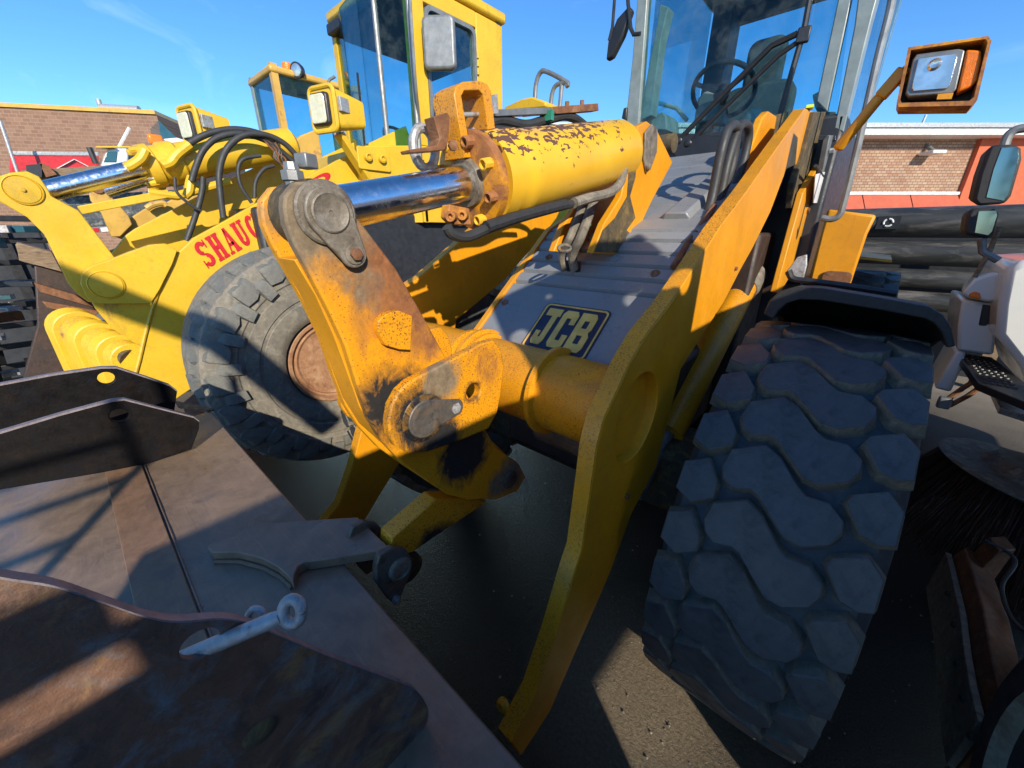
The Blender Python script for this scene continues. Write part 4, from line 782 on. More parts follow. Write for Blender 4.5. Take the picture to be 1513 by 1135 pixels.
# cab
cw = thing; CX = -3.6
def Z_(x, y): p = oX(x, y, CX); return p
y0c, y1c, zb, zr = 2.62, 3.84, 2.62, 3.9
cabm = mt['sy']
# roof, rear panel, side frame with window opening, front posts
MB().prism([V((-5.0, y0c-.05, zr-.02)), V((CX+.03, y0c-.05, zr-.02)), V((CX+.03, y1c+.04, zr-.02)), V((-5.0, y1c+.04, zr-.02))], (0, 0, .1)).build('cab_roof', cabm, SL, bev=.03)
sf = [(CX, y0c+.02, 1.9), (CX, y1c, 1.9), (CX, y1c, zr), (CX, y0c+.02, zr)]
MB().prism([V((CX, 3.45, 1.9)), V((CX, y1c, 1.9)), V((CX, y1c, zr-.03)), V((CX, 3.45, zr-.03))], (-.1, 0, 0)).build('cab_rear_panel', cabm, SL, bev=.01)
MB().prism([V((CX, y0c+.01, 1.9)), V((CX, 3.445, 1.9)), V((CX, 3.445, 2.6)), V((CX, y0c+.01, 2.6))], (-.08, 0, 0)).build('door_lower', cabm, SL, bev=.006)
MB().prism([V((CX, y0c+.01, 2.603)), V((CX, 2.80, 2.603)), V((CX, 2.80, zr-.03)), V((CX, y0c+.01, zr-.03))], (-.08, 0, 0)).build('cab_post', cabm, SL, bev=.006)
MB().prism([V((CX, 2.803, zr-.16)), V((CX, 3.445, zr-.16)), V((CX, 3.445, zr-.03)), V((CX, 2.803, zr-.03))], (-.08, 0, 0)).build('door_header', cabm, SL, bev=.006)
wr = [V((CX+.012, y, z)) for y, z in rrect(3.12, 3.17, .32, .565, .08)]; wi = [V((CX+.012, y, z)) for y, z in rrect(3.12, 3.17, .285, .53, .06)]
MB().rings([wr, [p-V((.05, 0, 0)) for p in wr], [p-V((.05, 0, 0)) for p in wi], wi, wr], cap=False).build('window_seal', mt['greysteel'], SL)
MB().prism([p-V((.03, 0, 0)) for p in wi], (-.005, 0, 0)).build('side_window', mt['sglass'], SL, smooth=False)
MB().prism([V((-5.0, y0c+.02, 1.9)), V((-5.0, y1c, 1.9)), V((-5.0, y1c, 2.6)), V((-5.0, y0c+.02, 2.6))], (.06, 0, 0)).build('cab_side', cabm, SL)
for y in (y0c+.05, y1c-.1): MB().box((-4.97, y, 3.25), (.08, .1, 1.3)).build('cab_post', cabm, SL)
MB().box((-4.3, y1c-.05, 2.3), (1.4, .08, .8)).build('cab_rear_lower', cabm, SL)
MB().box((-4.3, y1c-.05, 3.75), (1.4, .08, .25)).build('cab_rear_header', mt['cabdark'], SL)
# front: bowed windscreen in two panes with a grey bead
pf = [V((-5.0, 2.66, 0)), V((-4.55, 2.50, 0)), V((-4.12, 2.44, 0)), V((-3.86, 2.46, 0)), V((CX-.0, 2.64, 0))]
def strip(a, b, z0, z1, m, nm, th=.008): MB().prism([V((a.x, a.y, z0)), V((b.x, b.y, z0)), V((b.x, b.y, z1)), V((a.x, a.y, z1))], (0, th, 0)).build(nm, m, SL, smooth=False)
for i in range(4): strip(pf[i], pf[i+1], 2.48, zr-.03, mt['sglass'], 'windscreen')
for i in range(4): strip(pf[i]+V((0, .012, 0)), pf[i+1]+V((0, .012, 0)), 1.9, 2.475, cabm, 'cab_front', .03)
for p in (pf[0], pf[3], pf[4]): MB().cyl(V((p.x, p.y-.005, 2.48)), V((p.x, p.y-.005, zr-.03)), .024, n=10).build('window_bead', mt['greysteel'], SL)
MB().tube([V((p.x, p.y-.008, 2.485)) for p in pf], .022, 10).build('window_bead', mt['greysteel'], SL)
MB().box((-4.3, 3.2, 2.2), (1.3, 1.1, .5)).build('cab_floor', mt['cabdark'], SL, bev=.02)
MB().box((-4.3, 3.15, 3.82), (1.36, 1.2, .1)).build('cab_lining', mt['cabdark'], SL, bev=.02)
MB().prism([V((-4.3+u, 3.35, 2.85+v_)) for u, v_ in rrect(0, 0, .23, .36, .1)], (0, .12, 0)).build('seat_back', mt['seat'], SL, bev=.03)
ws = V((-4.3, 2.9, 2.75)); MB().tube([ws+Matrix.Rotation(R_(-35), 3, 'X') @ V((.2*math.cos(R_(a)), .2*math.sin(R_(a)), 0)) for a in range(0, 361, 15)], .015, 8).build('steering_wheel', mt['black'], SL)
MB().tube([V((-4.25, 2.42, 2.55)), V((-4.2, 2.41, 3.25))], .012, 6).build('wiper_arm', mt['black'], SL)
# mirror with bracket
my = 2.45; mc = oX(648, 62, -3.42)
mrr = MB().prism([mc+V((u*.78, u*.62, v_)) for u, v_ in rrect(0, 0, .15, .2, .05)], (-.05, .06, 0)).build('cab_mirror', mt['greysteel'], SL, bev=.025, seg=3)
MB().tube(spline([V((CX, 2.66, 3.72)), V((CX+.09, 2.6, 3.78)), V((CX+.13, 2.56, 3.6)), V((CX+.12, 2.56, 3.1)), V((CX+.0, 2.66, 2.8))]), .014, 8).build('mirror_bracket', mt['greysteel'], mrr)
MB().box(mc+V((-.13, .03, .0)), (.1, .05, .06)).build('mirror_clamp', mt['greysteel'], mrr, bev=.01)
for z in (3.35, 3.42, 3.49): MB().cyl(V((CX+.01, 3.455, z)), V((CX+.01, 3.455, z+.055)), .014, n=8).build('door_hinge', cabm, SL)
MB().tube(spline([V((-5.08, 2.6, 2.75)), V((-5.12, 2.55, 2.9)), V((-5.12, 2.55, 3.35)), V((-5.06, 2.62, 3.45))]), .016, 8).build('grab_rail', mt['greysteel'], SL)
# body behind: fender deck, engine cover, rail
MB().prism(oXs(-3.62, [(540, 215), (620, 215), (640, 300), (560, 320), (545, 280)]), (-1.2, 0, 0)).build('front_body', cabm, SL, bev=.01)
q = oX(552, 236, -3.615)
pn = MB().prism([V((-3.615, q.y+u, q.z+v_)) for u, v_ in rrect(0, 0, .16, .09, .02)], (.02, 0, 0)).build('valve_panel', mt['sy'], SL, bev=.005)
for u in (-.07, .07): MB().lathe(V((-3.594, q.y+u, q.z+.01)), (1, 0, 0), [(0, .04), (.03, .035), (.035, .02), (.02, .015)], 16).build('valve_cap', mt['sydirty'], pn)
MB().box((-4.6, 6.2, 1.5), (3.4, 1.2, 1.6)).build('counterweight', mt['grime'], SL, bev=.05)
MB().box((-4.3, 5.3, 2.0), (1.5, 2.9, 1.2)).build('engine_cover', cabm, SL, bev=.06)
MB().box((-4.3, 3.2, 1.44), (1.2, 4.2, 1.1)).build('frame', mt['cabdark'], SL, bev=.03)
MB().prism([V((-3.35, 4.2, 2.62)), V((-3.35, 5.1, 2.72)), V((-3.9, 5.1, 2.72)), V((-3.9, 4.2, 2.62))], (0, 0, .12)).build('deck_cover', cabm, SL, bev=.03)
MB().tube(spline(oYs(5.0, [(790, 150), (792, 125), (798, 108), (808, 106), (838, 122), (836, 128)]), 5), .03, 10).build('hand_rail', mt['greysteel'], SL)
MB().tube(spline(oYs(5.0, [(813, 160), (816, 138), (822, 126), (836, 122)]), 5), .028, 10).build('hand_rail', mt['greysteel'], SL)
MB().tube(oYs(5.0, [(827, 160), (830, 124)]), .028, 10).build('hand_rail', mt['greysteel'], SL)
MB().prism(oYs(4.6, [(745, 158), (770, 146), (786, 143), (806, 150), (806, 158), (745, 165)]), (0, .4, 0)).build('rear_cover', cabm, SL, bev=.02)
stread(V((-3.43, 4.5, .885)), SL, name='rear_tyre')

# ------------------------------------------------------------------ tan loader behind the lemon yellow one
TL = thing('wheel_loader', 'faded tan wheel loader with amber beacon behind the lemon yellow loader', 'wheel loader', (-7.6, 4, 0))
tx = -7.1
def tp(x, y): return oX(x, y, tx)
for x in (tx, -7.95):
    MB().box((x, 2.75, 3.4), (.09, .09, 1.3)).build('cab_post', mt['tan'] if x == tx else mt['post'], TL)
    MB().box((x, 4.0, 3.4), (.1, .12, 1.3)).build('cab_post', mt['tan'], TL)
MB().box((-7.52, 3.38, 3.98), (.98, 1.4, .09)).build('cab_roof', mt['tan'], TL, bev=.03)
MB().box((-7.52, 3.38, 2.4), (.9, 1.3, .9)).build('cab_tub', mt['tan'], TL, bev=.03)
MB().prism([V((-7.9, 2.72, 2.85)), V((tx-.05, 2.72, 2.85)), V((tx-.05, 2.72, 3.93)), V((-7.9, 2.72, 3.93))], (0, .006, 0)).build('windscreen', mt['sglass'], TL, smooth=False)
MB().prism([V((tx, 2.8, 2.85)), V((tx, 3.95, 2.85)), V((tx, 3.95, 3.95)), V((tx, 2.8, 3.95))], (-.006, 0, 0)).build('side_window', mt['sglass'], TL, smooth=False)
c = oX(439, 104, tx+.1); lm = MB().lathe(c, (.6, -1, -.1), [(-.08, .03), (-.06, .085), (0, .1), (.02, .1)], 24).build('cab_lamp', mt['black'], TL)
MB().lathe(c, (.6, -1, -.1), [(.015, .085), (.03, .075), (.036, 0)], 24).build('lamp_lens', mt['reflector'], lm)
MB().lathe((tx-.1, 3.0, 4.03), (0, 0, 1), [(0, .07), (.02, .075), (.1, .07), (.12, .03)], 20).build('beacon', mt['amber'], TL)
MB().tube([V((-7.7, 2.9, 2.85))+V((.22*math.cos(R_(a)), .1*math.sin(R_(a)), .2*math.sin(R_(a)))) for a in range(0, 361, 20)], .02, 8).build('steering_wheel', mt['black'], TL)
MB().prism(oXs(-6.9, [(420, 222), (445, 200), (470, 190), (480, 245), (430, 250)]), (-.5, 0, 0)).build('front_body', mt['tan'], TL, bev=.02)
MB().prism(oXs(-6.3, [(131, 282), (140, 275), (155, 273), (164, 290), (190, 318), (196, 332), (178, 350), (165, 350), (150, 315), (134, 296)]), (-.08, 0, 0)).build('bellcrank', mt['tan'], TL, bev=.01)
MB().lathe(oX(144, 279, -6.298), (1, 0, 0), [(0, .05), (.02, .045), (.02, .01)], 18).build('pin_end', mt['rust'], TL)
MB().prism(oXs(-6.4, [(165, 348), (180, 330), (215, 308), (245, 300), (290, 275), (300, 290), (250, 320), (205, 342), (185, 355)]), (-.12, 0, 0)).build('lift_arm', mt['tan'], TL, bev=.01)
MB().tube(spline(oXs(-6.3, [(216, 308), (225, 303), (240, 300), (246, 304)])), .03, 8).build('oil_pipe', mt['tan'], TL)
MB().lathe((-6.4, 1.25, .8), (1, 0, 0), [(-.25, .4), (-.3, .6), (-.25, .78), (.25, .78), (.3, .6), (.25, .4)], 48).build('front_tyre', mt['tyre'], TL)
MB().box((-7.8, 3.2, 1.5), (1.3, 4, .9)).build('frame', mt['darkrust'], TL, bev=.03)

# ------------------------------------------------------------------ left background: dump body, trucks, brick building
DB = thing('dump_body', 'scuffed dark steel dump body with red and white tape behind the tan bellcrank', 'dump body', (-9, .3, 0))
MB().prism(oXs(-9.0, [(70, 292), (260, 280), (262, 325), (80, 340)]), (-2.2, 0, 0)).build('side_wall', blend3('scuffed dark steel', [(.05, .06, .065), (.10, .11, .11), (.3, .3, .28)], 5, .5), DB, bev=.03)
tpz = oXs(-8.99, [(80, 340), (262, 325), (262, 331), (80, 348)])
MB().prism(tpz, (-.2, 0, 0)).build('bottom_rail', mt['greysteel'], DB)
for k in range(6):
    a = tpz[0].lerp(tpz[1], k/6); b = tpz[0].lerp(tpz[1], (k+.9)/6); MB().prism([a+V((.012, 0, -.02)), b+V((.012, 0, -.02)), b+V((.012, 0, -.08)), a+V((.012, 0, -.08))], (-.008, 0, 0)).build('reflective_tape', mt['red'] if k % 2 else mt['tape'], DB)
MB().prism(oXs(-8.6, [(30, 252), (175, 243), (178, 262), (110, 268), (70, 272)]), (-1.8, 0, 0)).build('timber_board', mt['wood'], DB, bev=.01)
for q in ([(38, 244), (62, 242), (62, 262), (40, 262)], [(58, 240), (72, 245), (84, 258), (68, 262)]): MB().prism(oXs(-8.5, q), (-.2, 0, 0)).build('hinge_plate', mt['rust'] if q[0][0] > 50 else mt['cabdark'], DB)
RT_ = thing('box_truck', 'red truck body with white top band in front of the brick building', 'truck', (-13, .5, 0))
MB().prism(oXs(-13, [(14, 224), (146, 224), (146, 244), (26, 300), (14, 262)]), (-2.4, 0, 0)).build('red_body', mt['red'], RT_, bev=.02)
MB().prism(oXs(-12.98, [(12, 223), (146, 224), (146, 231), (16, 230)]), (-2.4, 0, 0)).build('white_band', mt['galv'], RT_, bev=.02)
dm = oX(112, 242, -12.97); dq = [V((0, -.36, -.16)), V((0, 0, .08)), V((0, .36, -.16))]
m_ = MB()
for a, b in ((0, 1), (1, 2)): m_.bar(dm+dq[a], dm+dq[b], .012, .06, up=(1, 0, 0))
m_.build('diamond_emblem', mt['tape'], RT_)
MB().tube(oXs(-12.5, [(0, 178), (26, 255)]), .025, 8).build('ladder_rail', mt['galv'], RT_)
MB().tube(oXs(-12.5, [(132, 218), (142, 242)]), .05, 8).build('mirror_arm', mt['black'], RT_)
for k, (xa, lab) in enumerate(((152, 'white truck cab with teal windscreen nearest the red truck'), (178, 'white truck cab with teal windscreen half hidden by the chrome tilt rod'))):
    WT = thing('truck', lab, 'truck', (-12.2-k*.2, 1.6+k*.5, 0), 'white trucks parked by the brick building')
    X = -12.2-k*.25
    MB().prism(oXs(X, [(xa-2, 244), (xa+6, 222), (xa+12, 219), (xa+38, 219), (xa+38, 250), (xa-2, 250)]), (-2.2, 0, 0)).build('cab', mt['white'], WT, bev=.04)
    MB().prism(oXs(X+.012, [(xa+1, 240), (xa+7, 224), (xa+22, 224), (xa+20, 240)]), (-.02, 0, 0)).build('windscreen', mt['teal'], WT, bev=.01)
    MB().prism(oXs(X+.1, [(xa-10, 216), (xa+18, 216), (xa+18, 218), (xa-10, 218)]), (-.3, 0, 0)).build('roof_visor', mt['barrel'], WT)
WT = thing('truck', 'white truck with an amber roof marker at the corner of the brick building', 'truck', (-12, 3.4, 0), 'white trucks parked by the brick building')
MB().prism(oXs(-12.0, [(238, 220), (240, 205), (262, 203), (300, 215), (300, 250), (238, 250)]), (-2, 0, 0)).build('cab', mt['white'], WT, bev=.05)
MB().box(oX(230, 207, -11.9), (.12, .25, .2)).build('marker_lamp', mt['amber'], WT, bev=.04)
MB().prism(oXs(-11.95, [(219, 212), (224, 200), (240, 203), (238, 214)]), (-.1, 0, 0)).build('mirror_frame', mt['galv'], WT)
MB().tube(oXs(-12.5, [(176, 217), (191, 189)]), .03, 6).build('whip_antenna', mt['tape'], RT_)
BBm = brick('brown brick', (.27, .155, .10), (.20, .11, .07), (.29, .20, .14), 1.7, -math.atan2(12.8, 9.5))
BL = thing('brick_building', 'brown brick building with flat roof at the left', 'building', (-32, 2, 0))
a = V((-36.5, -8, 0)); b = V((-27, 4.8, 0)); dr = (b-a).normalized(); bkv = V((-dr.y, dr.x, 0))*9
MB().prism([a, b, b+bkv, a+bkv], (0, 0, 7.0)).build('brick_wall', BBm, BL, smooth=False)
MB().prism([a-bkv*.01+V((0, 0, 7)), b-bkv*.01+V((0, 0, 7)), b+bkv+V((0, 0, 7)), a+bkv+V((0, 0, 7))], (0, 0, .16)).build('coping', mt['tan'], BL)
for t_ in (.655, .2):
    q = a.lerp(b, t_)-bkv*.004; MB().bar(q, q+V((0, 0, 7)), .09, .05).build('wall_joint', mt['darkrust'], BL)
q = a.lerp(b, .93)+bkv*.1+V((0, 0, 7.2)); rv = MB().cyl(q+V((0, 0, .12)), q-dr*1.6+V((0, 0, .12)), .2, n=16).build('roof_vent', mt['galv'], BL); MB().cyl(q-dr*1.6, q-dr*1.6+V((0, 0, .5)), .1, n=12).build('vent_stack', mt['galv'], rv)
LB = thing('canopy', 'dark sloping canopy beside the brick building', 'canopy', (-26.5, 6, 0))
p = [oX(234, 178, -25), oX(262, 205, -25), oX(262, 212, -25), oX(238, 205, -25)]
MB().prism(p, (-3, 0, 0)).build('sloped_roof', mt['teal'], LB)
for x in (0, -2.9): MB().box((-25.0+x, p[1].y-.2, 2.4), (.15, .15, 4.8)).build('post', mt['greysteel'], LB)

# ------------------------------------------------------------------ black steel racks at the far left
RK = thing('steel_rack', 'black steel rack stacked with scrap at the left edge', 'rack', (-6, -.6, 0))
for k in range(9):
    z = .35+.19*k; MB().box((-6.0+.1*(k % 2), -.78+.02*k, z), (1.5, .07, .06), .12).build('rail', mt['black'], RK, bev=.006)
    MB().box((-6.0, -.55+.03*k, z+.05), (.06, .6, .05), .1).build('rail', mt['black'], RK, bev=.006)
for x in (-5.3, -5.9, -6.5): MB().bar((x, -.8, 0), (x-.15, -.6, 2.0), .07, .07).build('upright', mt['black'], RK, bev=.005)
for k in range(16):
    c = V((-5.7-random.random()*.7, -.7+random.random()*.55, .4+random.random()*1.5)); MB().box(c, (.12+.25*random.random(), .1+.1*random.random(), .03+.06*random.random()), random.random()*2).build('scrap_piece', random.choice([mt['galv'], mt['rust'], mt['cabdark'], mt['teal'], mt['greysteel']]), RK, bev=.005)
SCN = thing('scrap_container', 'black scrap container behind the rack at the left edge', 'container', (-8.3, -1.6, 0))
MB().box((-8.3, -1.9, 1.0), (1.6, 3.6, 1.75)).build('container_body', mt['cabdark'], SCN, bev=.02)
for k in range(6): MB().box((-7.47, -3.4+k*.6, 1.0), (.06, .09, 1.7)).build('container_rib', mt['black'], SCN)
TB = tag(MB().prism(oXs(-5.6, [(22, 360), (74, 373), (88, 402), (30, 386)]), (-.7, 0, 0)).build('timber_block', mt['wood'], None, bev=.01), 'weathered timber block lying behind the lemon yellow bellcrank', 'timber')

# ------------------------------------------------------------------ right background: brick shop, pipe stack
BO = oZ(1270, 206, 4.15); BO.z = 0
SB = thing('shop_building', 'tan brick and red stucco building with white coping at the right', 'building', (BO.x, BO.y, 0))
zt_ = 4.15
def wp_(u, w_, z): return BO+RT*u+FW*w_+V((0, 0, z))          # along the wall, into the building, up
def ou(x, y, w_): d = ray(x, y); return EYE+d*((BO+FW*w_-EYE).dot(FW)/d.dot(FW))
def wall(u0, u1, w0, w1, z0, z1, name, m, par_, bev=0): return MB().prism([wp_(u0, w0, z0), wp_(u1, w0, z0), wp_(u1, w1, z0), wp_(u0, w1, z0)], (0, 0, z1-z0)).build(name, m, par_, bev=bev, smooth=False)
bm_ = brick('tan brick', (.46, .31, .20), (.36, .19, .11), (.09, .065, .05), 3.6, -HEAD)
ub_ = (ou(1443, 210, 0)-BO).dot(RT)
wall(-9, ub_, 0, 9, 0, zt_, 'brick_wall', bm_, SB)
wall(ub_+.005, 16, -.12, 9, 0, zt_, 'stucco_wall', plain('red stucco', (.50, .115, .05), .9, 0, .12, 8), SB)
wall(-9.1, 16, -.5, 9.1, zt_, zt_+.16, 'coping', mt['offwhite'], SB, .02)
wall(-9.1, 16, -.55, 9.1, zt_+.162, zt_+.26, 'roof_flashing', mt['galv'], SB)
zc = ou(1400, 288, 0).z
m_ = plain('red sheet metal', (.45, .09, .04), .6, 0, .15, 5)
for k in range(9):
    u = -9+k*(ub_+9)/9; e = (ub_+9)/9-.03
    MB().prism([wp_(u, -.02, zc), wp_(u+e, -.02, zc), wp_(u+e, -.5, zc-.75), wp_(u, -.5, zc-.75)], -FW*.04).build('canopy_panel', m_, SB)
wall(-9, ub_, -.08, -.003, zc, zc+.07, 'canopy_flashing', mt['offwhite'], SB)
q = ou(1378, 226, -.25); wl = MB().box(q, (.36, .4, .08), HEAD).build('wall_lamp', mt['offwhite'], SB, bev=.02); MB().cyl(q+V((0, 0, .04)), q+FW*.25+V((0, 0, .22)), .05).build('lamp_arm', mt['greysteel'], wl)
q = ou(1358, 190, 0); MB().tube([V((q.x, q.y, zt_+.1)), V((q.x+.05, q.y, zt_+.55))], .03, 6).build('roof_pipe', mt['galv'], SB)
GP = 'black pipes stacked behind the loader'
PY = 6.8
for k, (ya, yb, xe, lab) in enumerate(((306, 352, 6, 'thick top pipe of the black stack with a white mark'), (354, 392, 1.25, 'second black pipe down, cut short at its right end'), (396, 424, 6, 'third black pipe down in the stack'), (428, 456, 6, 'lowest black pipe in view, beside the rear tyre'))):
    za, zb_ = oY(1330, ya, PY).z, oY(1330, yb, PY).z; r = (za-zb_)/2*.96; c = (za+zb_)/2
    P_ = tag(MB().lathe((-6, PY, c), (1, 0, 0), [(0, r*.9), (0, r), (6+xe, r), (6+xe, r*.88), (5+xe, r*.88)], 36).build('pipe', mt['pipe']), lab, 'pipe', GP)
    if k == 0:
        q = oY(1311, 333, PY-r-.004); lbm = MB().box((q.x, PY-r*.97, c+.0), (.2, .02, .14)).build('sticker', mt['black'], P_)
        for a0 in (0, 120, 240):
            MB().tube([V((q.x+.04*math.cos(R_(a0+a)), PY-r*.97-.014, c+.04*math.sin(R_(a0+a)))) for a in range(0, 91, 15)], .011, 6).build('sticker_mark', mt['tape'], P_)
for x in (-3, 3):
    pass
RKP = thing('timber_rack', 'dark timber rack posts between the stacked black pipes', 'rack', (0, PY+.4, 0))
for x in (-4, -1.5, 1.3, 4): MB().box((x, PY+.32, 1.0), (.12, .1, 2.0)).build('post', mt['wood'], RKP)
MB().box((0, PY+.9, .9), (12, .1, 1.8)).build('back_board', mt['cabdark'], RKP)

# ------------------------------------------------------------------ white sweeper truck on the right
SW = thing('sweeper_truck', 'white street sweeper truck with black steps and mirrors at the right edge', 'truck', (1.8, 1.5, 0))
fc = MB().rings([[oY(x, y, yy) for x, y in pts] for yy, pts in ((3.05, [(1421, 434), (1438, 414), (1460, 406), (1488, 401), (1483, 425), (1476, 446), (1456, 446), (1430, 440)]), (3.3, [(1419, 428), (1437, 409), (1460, 402), (1489, 396), (1485, 420), (1478, 440), (1456, 441), (1430, 436)]), (4.1, [(1423, 420), (1439, 406), (1460, 402), (1489, 396), (1485, 420), (1478, 430), (1456, 431), (1430, 426)]))]).build('fender_cap', mt['white'], SW, bev=.012)
q = oYs(3.04, [(1431, 438), (1434, 433), (1441, 431), (1448, 433), (1450, 441), (1447, 443)]); MB().prism(q, (0, .05, 0)).build('side_marker', mt['amber'], SW, bev=.006)
dp = MB().prism(oYs(3.1, [(1422, 442), (1448, 447), (1474, 450), (1477, 466), (1468, 526), (1440, 522), (1414, 518), (1416, 480)]), (.0, .5, 0)).build('door_panel', mt['white'], SW, bev=.015)
MB().prism(oYs(3.12, [(1413, 519), (1428, 520), (1421, 545), (1405, 580), (1381, 574), (1398, 545)]), (.0, .4, 0)).build('door_skirt', mt['white'], SW, bev=.012)
MB().prism(oYs(3.095, [(1452, 450), (1466, 452), (1463, 478), (1456, 482), (1446, 481)]), (0, .02, 0)).build('grab_recess', mt['black'], SW, bev=.004)
MB().prism(oYs(2.9, [(1487, 396), (1513, 385), (1620, 380), (1660, 640), (1520, 580), (1510, 545), (1472, 496), (1476, 450)]), (.0, .7, 0)).build('cab_side', mt['white'], SW, bev=.03)
Zs = 1.16
MB().prism([oZ(x, y, Zs) for x, y in ((1413, 520), (1466, 528), (1560, 600), (1560, 612), (1446, 566))], (0, 0, -.035)).build('step', mt['step'], SW, bev=.004)
m_ = MB(); s0, s1, s2 = oZ(1419, 522, Zs+.002), oZ(1462, 529, Zs+.002), oZ(1452, 566, Zs+.002)
for i in range(5):
    for j in range(12):
        c = s0+(s1-s0)*(i+.5)/5+(s2-s0)*(j+.5)/12; m_.lathe(c, (0, 0, 1), [(0, .011), (.005, .008)], 6)
o = m_.build('step_studs', mt['step'], SW); o['kind'] = 'stuff'
MB().prism([oZ(x, y, Zs-.09) for x, y in ((1466, 576), (1516, 582), (1600, 640), (1478, 602))], (0, 0, -.03)).build('step', mt['chromestep'], SW, bev=.004)
MB().tube(oYs(2.9, [(1400, 590), (1425, 572), (1445, 560)]), .012, 8).build('step_bracket', mt['rust'], SW)
MB().tube(oYs(2.9, [(1402, 600), (1430, 585), (1452, 570)]), .012, 8).build('step_bracket', mt['rust'], SW)
MB().box(oY(1395, 595, 2.88), (.05, .04, .06)).build('bracket_foot', mt['greysteel'], SW, bev=.008)
# mirrors
def mbox(y, pts, glass, nm):
    m = MB().rings([[p+V((0, 0, 0)) for p in oYs(y, pts)], [p*1 for p in oYs(y, pts)], [sum(oYs(y, pts), V())/len(pts)+(p-sum(oYs(y, pts), V())/len(pts))*.85+V((-.015, .09, 0)) for p in oYs(y, pts)]][1:]).build(nm, mt['blackrough'], SW, bev=.012)
    MB().prism(oYs(y-.002, glass), (0, .004, 0)).build('mirror_glass', mt['mirror'], m, bev=.001)
mbox(2.6, [(1437, 296), (1446, 258), (1459, 222), (1466, 213), (1500, 212), (1511, 218), (1512, 235), (1496, 290), (1486, 302), (1444, 305)], [(1457, 292), (1468, 250), (1480, 218), (1503, 217), (1506, 232), (1490, 288), (1483, 297)], 'mirror')
mbox(2.6, [(1425, 345), (1429, 318), (1436, 307), (1472, 307), (1478, 316), (1470, 346), (1462, 354), (1430, 348)], [(1440, 344), (1446, 312), (1472, 311), (1474, 318), (1466, 342), (1460, 348)], 'spot_mirror')
MB().tube(spline(oYs(2.66, [(1482, 222), (1487, 206), (1494, 196), (1510, 190), (1560, 186)])), .016, 10).build('mirror_arm', mt['greysteel'], SW)
MB().tube(oYs(2.7, [(1450, 352), (1452, 372), (1475, 385)]), .014, 8).build('mirror_arm', mt['greysteel'], SW)
MB().tube(oYs(2.7, [(1477, 335), (1462, 372), (1440, 410)]), .009, 8).build('antenna', mt['wood'], SW)
# gutter broom
gc = V((.93, 3.25, .52)); tl_ = Matrix.Rotation(R_(10), 3, 'Y')
BR = MB().lathe(gc, tl_ @ V((0, 0, 1)), [(0, .0), (0, .36), (.012, .375), (.024, .36), (.03, .2), (.09, .16), (.1, .0)], 40).build('broom_plate', blend3('dusty grey steel', [(.16, .15, .12), (.07, .05, .04), (.3, .28, .22)], 9, .5), SW)
m_ = MB()
for k in range(800):
    a = random.random()*6.283; r = .22+.13*random.random(); d = V((math.cos(a), math.sin(a), 0)); p = gc+tl_ @ (d*r); e = gc+tl_ @ (d*(r+.17+.05*random.random()))-V((0, 0, .46+.05*random.random())); e.z = max(e.z, .012)
    m_.tube([p, p.lerp(e, .5)+V((random.uniform(-.012, .012), random.uniform(-.012, .012), .03)), e+V((random.uniform(-.02, .02), random.uniform(-.02, .02), 0))], .003, 3)
o = m_.build('broom_bristles', mt['brown'], SW, smooth=False); o['kind'] = 'stuff'
MB().box((1.15, 3.1, .8), (.25, .25, .5)).build('broom_motor', mt['rust'], SW, bev=.03)
# body of the truck, unseen, added and shaped for foreground shade and sun patches
MB().prism([V((.85, .80, .3)), V((2.9, -.43, .3)), V((2.9, 2.1, .3)), V((.95, 2.1, .3))], (0, 0, 1.4)).build('lower_shade_block', mt['cabdark'], SW)  # added to shade the foreground; slanted side lets sun reach the ground
MB().prism([V((.85, .24, .3)), V((2.9, -.99, .3)), V((2.9, -1.55, .3)), V((.85, -1.55, .3))], (0, 0, 1.4)).build('rear_shade_block', mt['cabdark'], SW)  # second added shade block, other side of the ground sun gap
def shade_wall(y0, y1, z0, z1, nm='shade_hopper'):                                # unseen wall sections added to cast shade, slanted to leave a sun slot
    f = lambda x, y: y-.6*(x-.85)
    m = MB(); rs_ = []
    for x, zt2 in ((.85, min(z1, 2.2)), (1.7, min(z1, 2.62)), (2.55, min(z1, 2.62))): rs_.append([V((x, f(x, y0), z0)), V((x, f(x, y1), z0)), V((x, f(x, y1), max(z0+.01, zt2))), V((x, f(x, y0), max(z0+.01, zt2)))])
    m.rings(rs_).build(nm, mt['white'], SW)
shade_wall(-.82, 2.6, 1.702, 9); shade_wall(-1.42, -.92, 1.702, 9)
fl = lambda x, y: y-.6*(x-.85)
MB().rings([[V((x, fl(x, -.925), 1.702)), V((x, fl(x, -.815), 1.702)), V((x, fl(x, -.815), min(2.6, 2.14+.57*(x-.85)))), V((x, fl(x, -.925), min(2.6, 2.14+.57*(x-.85))))] for x in (.85, 1.7, 2.06, 2.55)]).build('sun_slot_sill', mt['white'], SW)  # added lower edge of the sun window, sloped along the sun direction
MB().rings([[V((x, fl(x, -.925), 2.178+.57*(x-.85))), V((x, fl(x, -.815), 2.178+.57*(x-.85))), V((x, fl(x, -.815), 2.26+.57*(x-.85))), V((x, fl(x, -.925), 2.26+.57*(x-.85)))] for x in (.85, 1.2)]).build('sun_slot_lintel', mt['white'], SW)  # added upper edge of the sun window, trims the patch on the ear
gp = MB().box((.87, .30, 2.46), (.02, .66, .5)).build('sun_dot_screen', mt['black'], SW)  # unseen screen added to shade the hood, bored for light dots
cut(gp, [MB().cyl((.7, y, z), (1, y, z), r, n=14) for y, z, r in ((.5, 2.40, .05), (.44, 2.42, .035), (.02, 2.46, .045), (.2, 2.6, .016))])
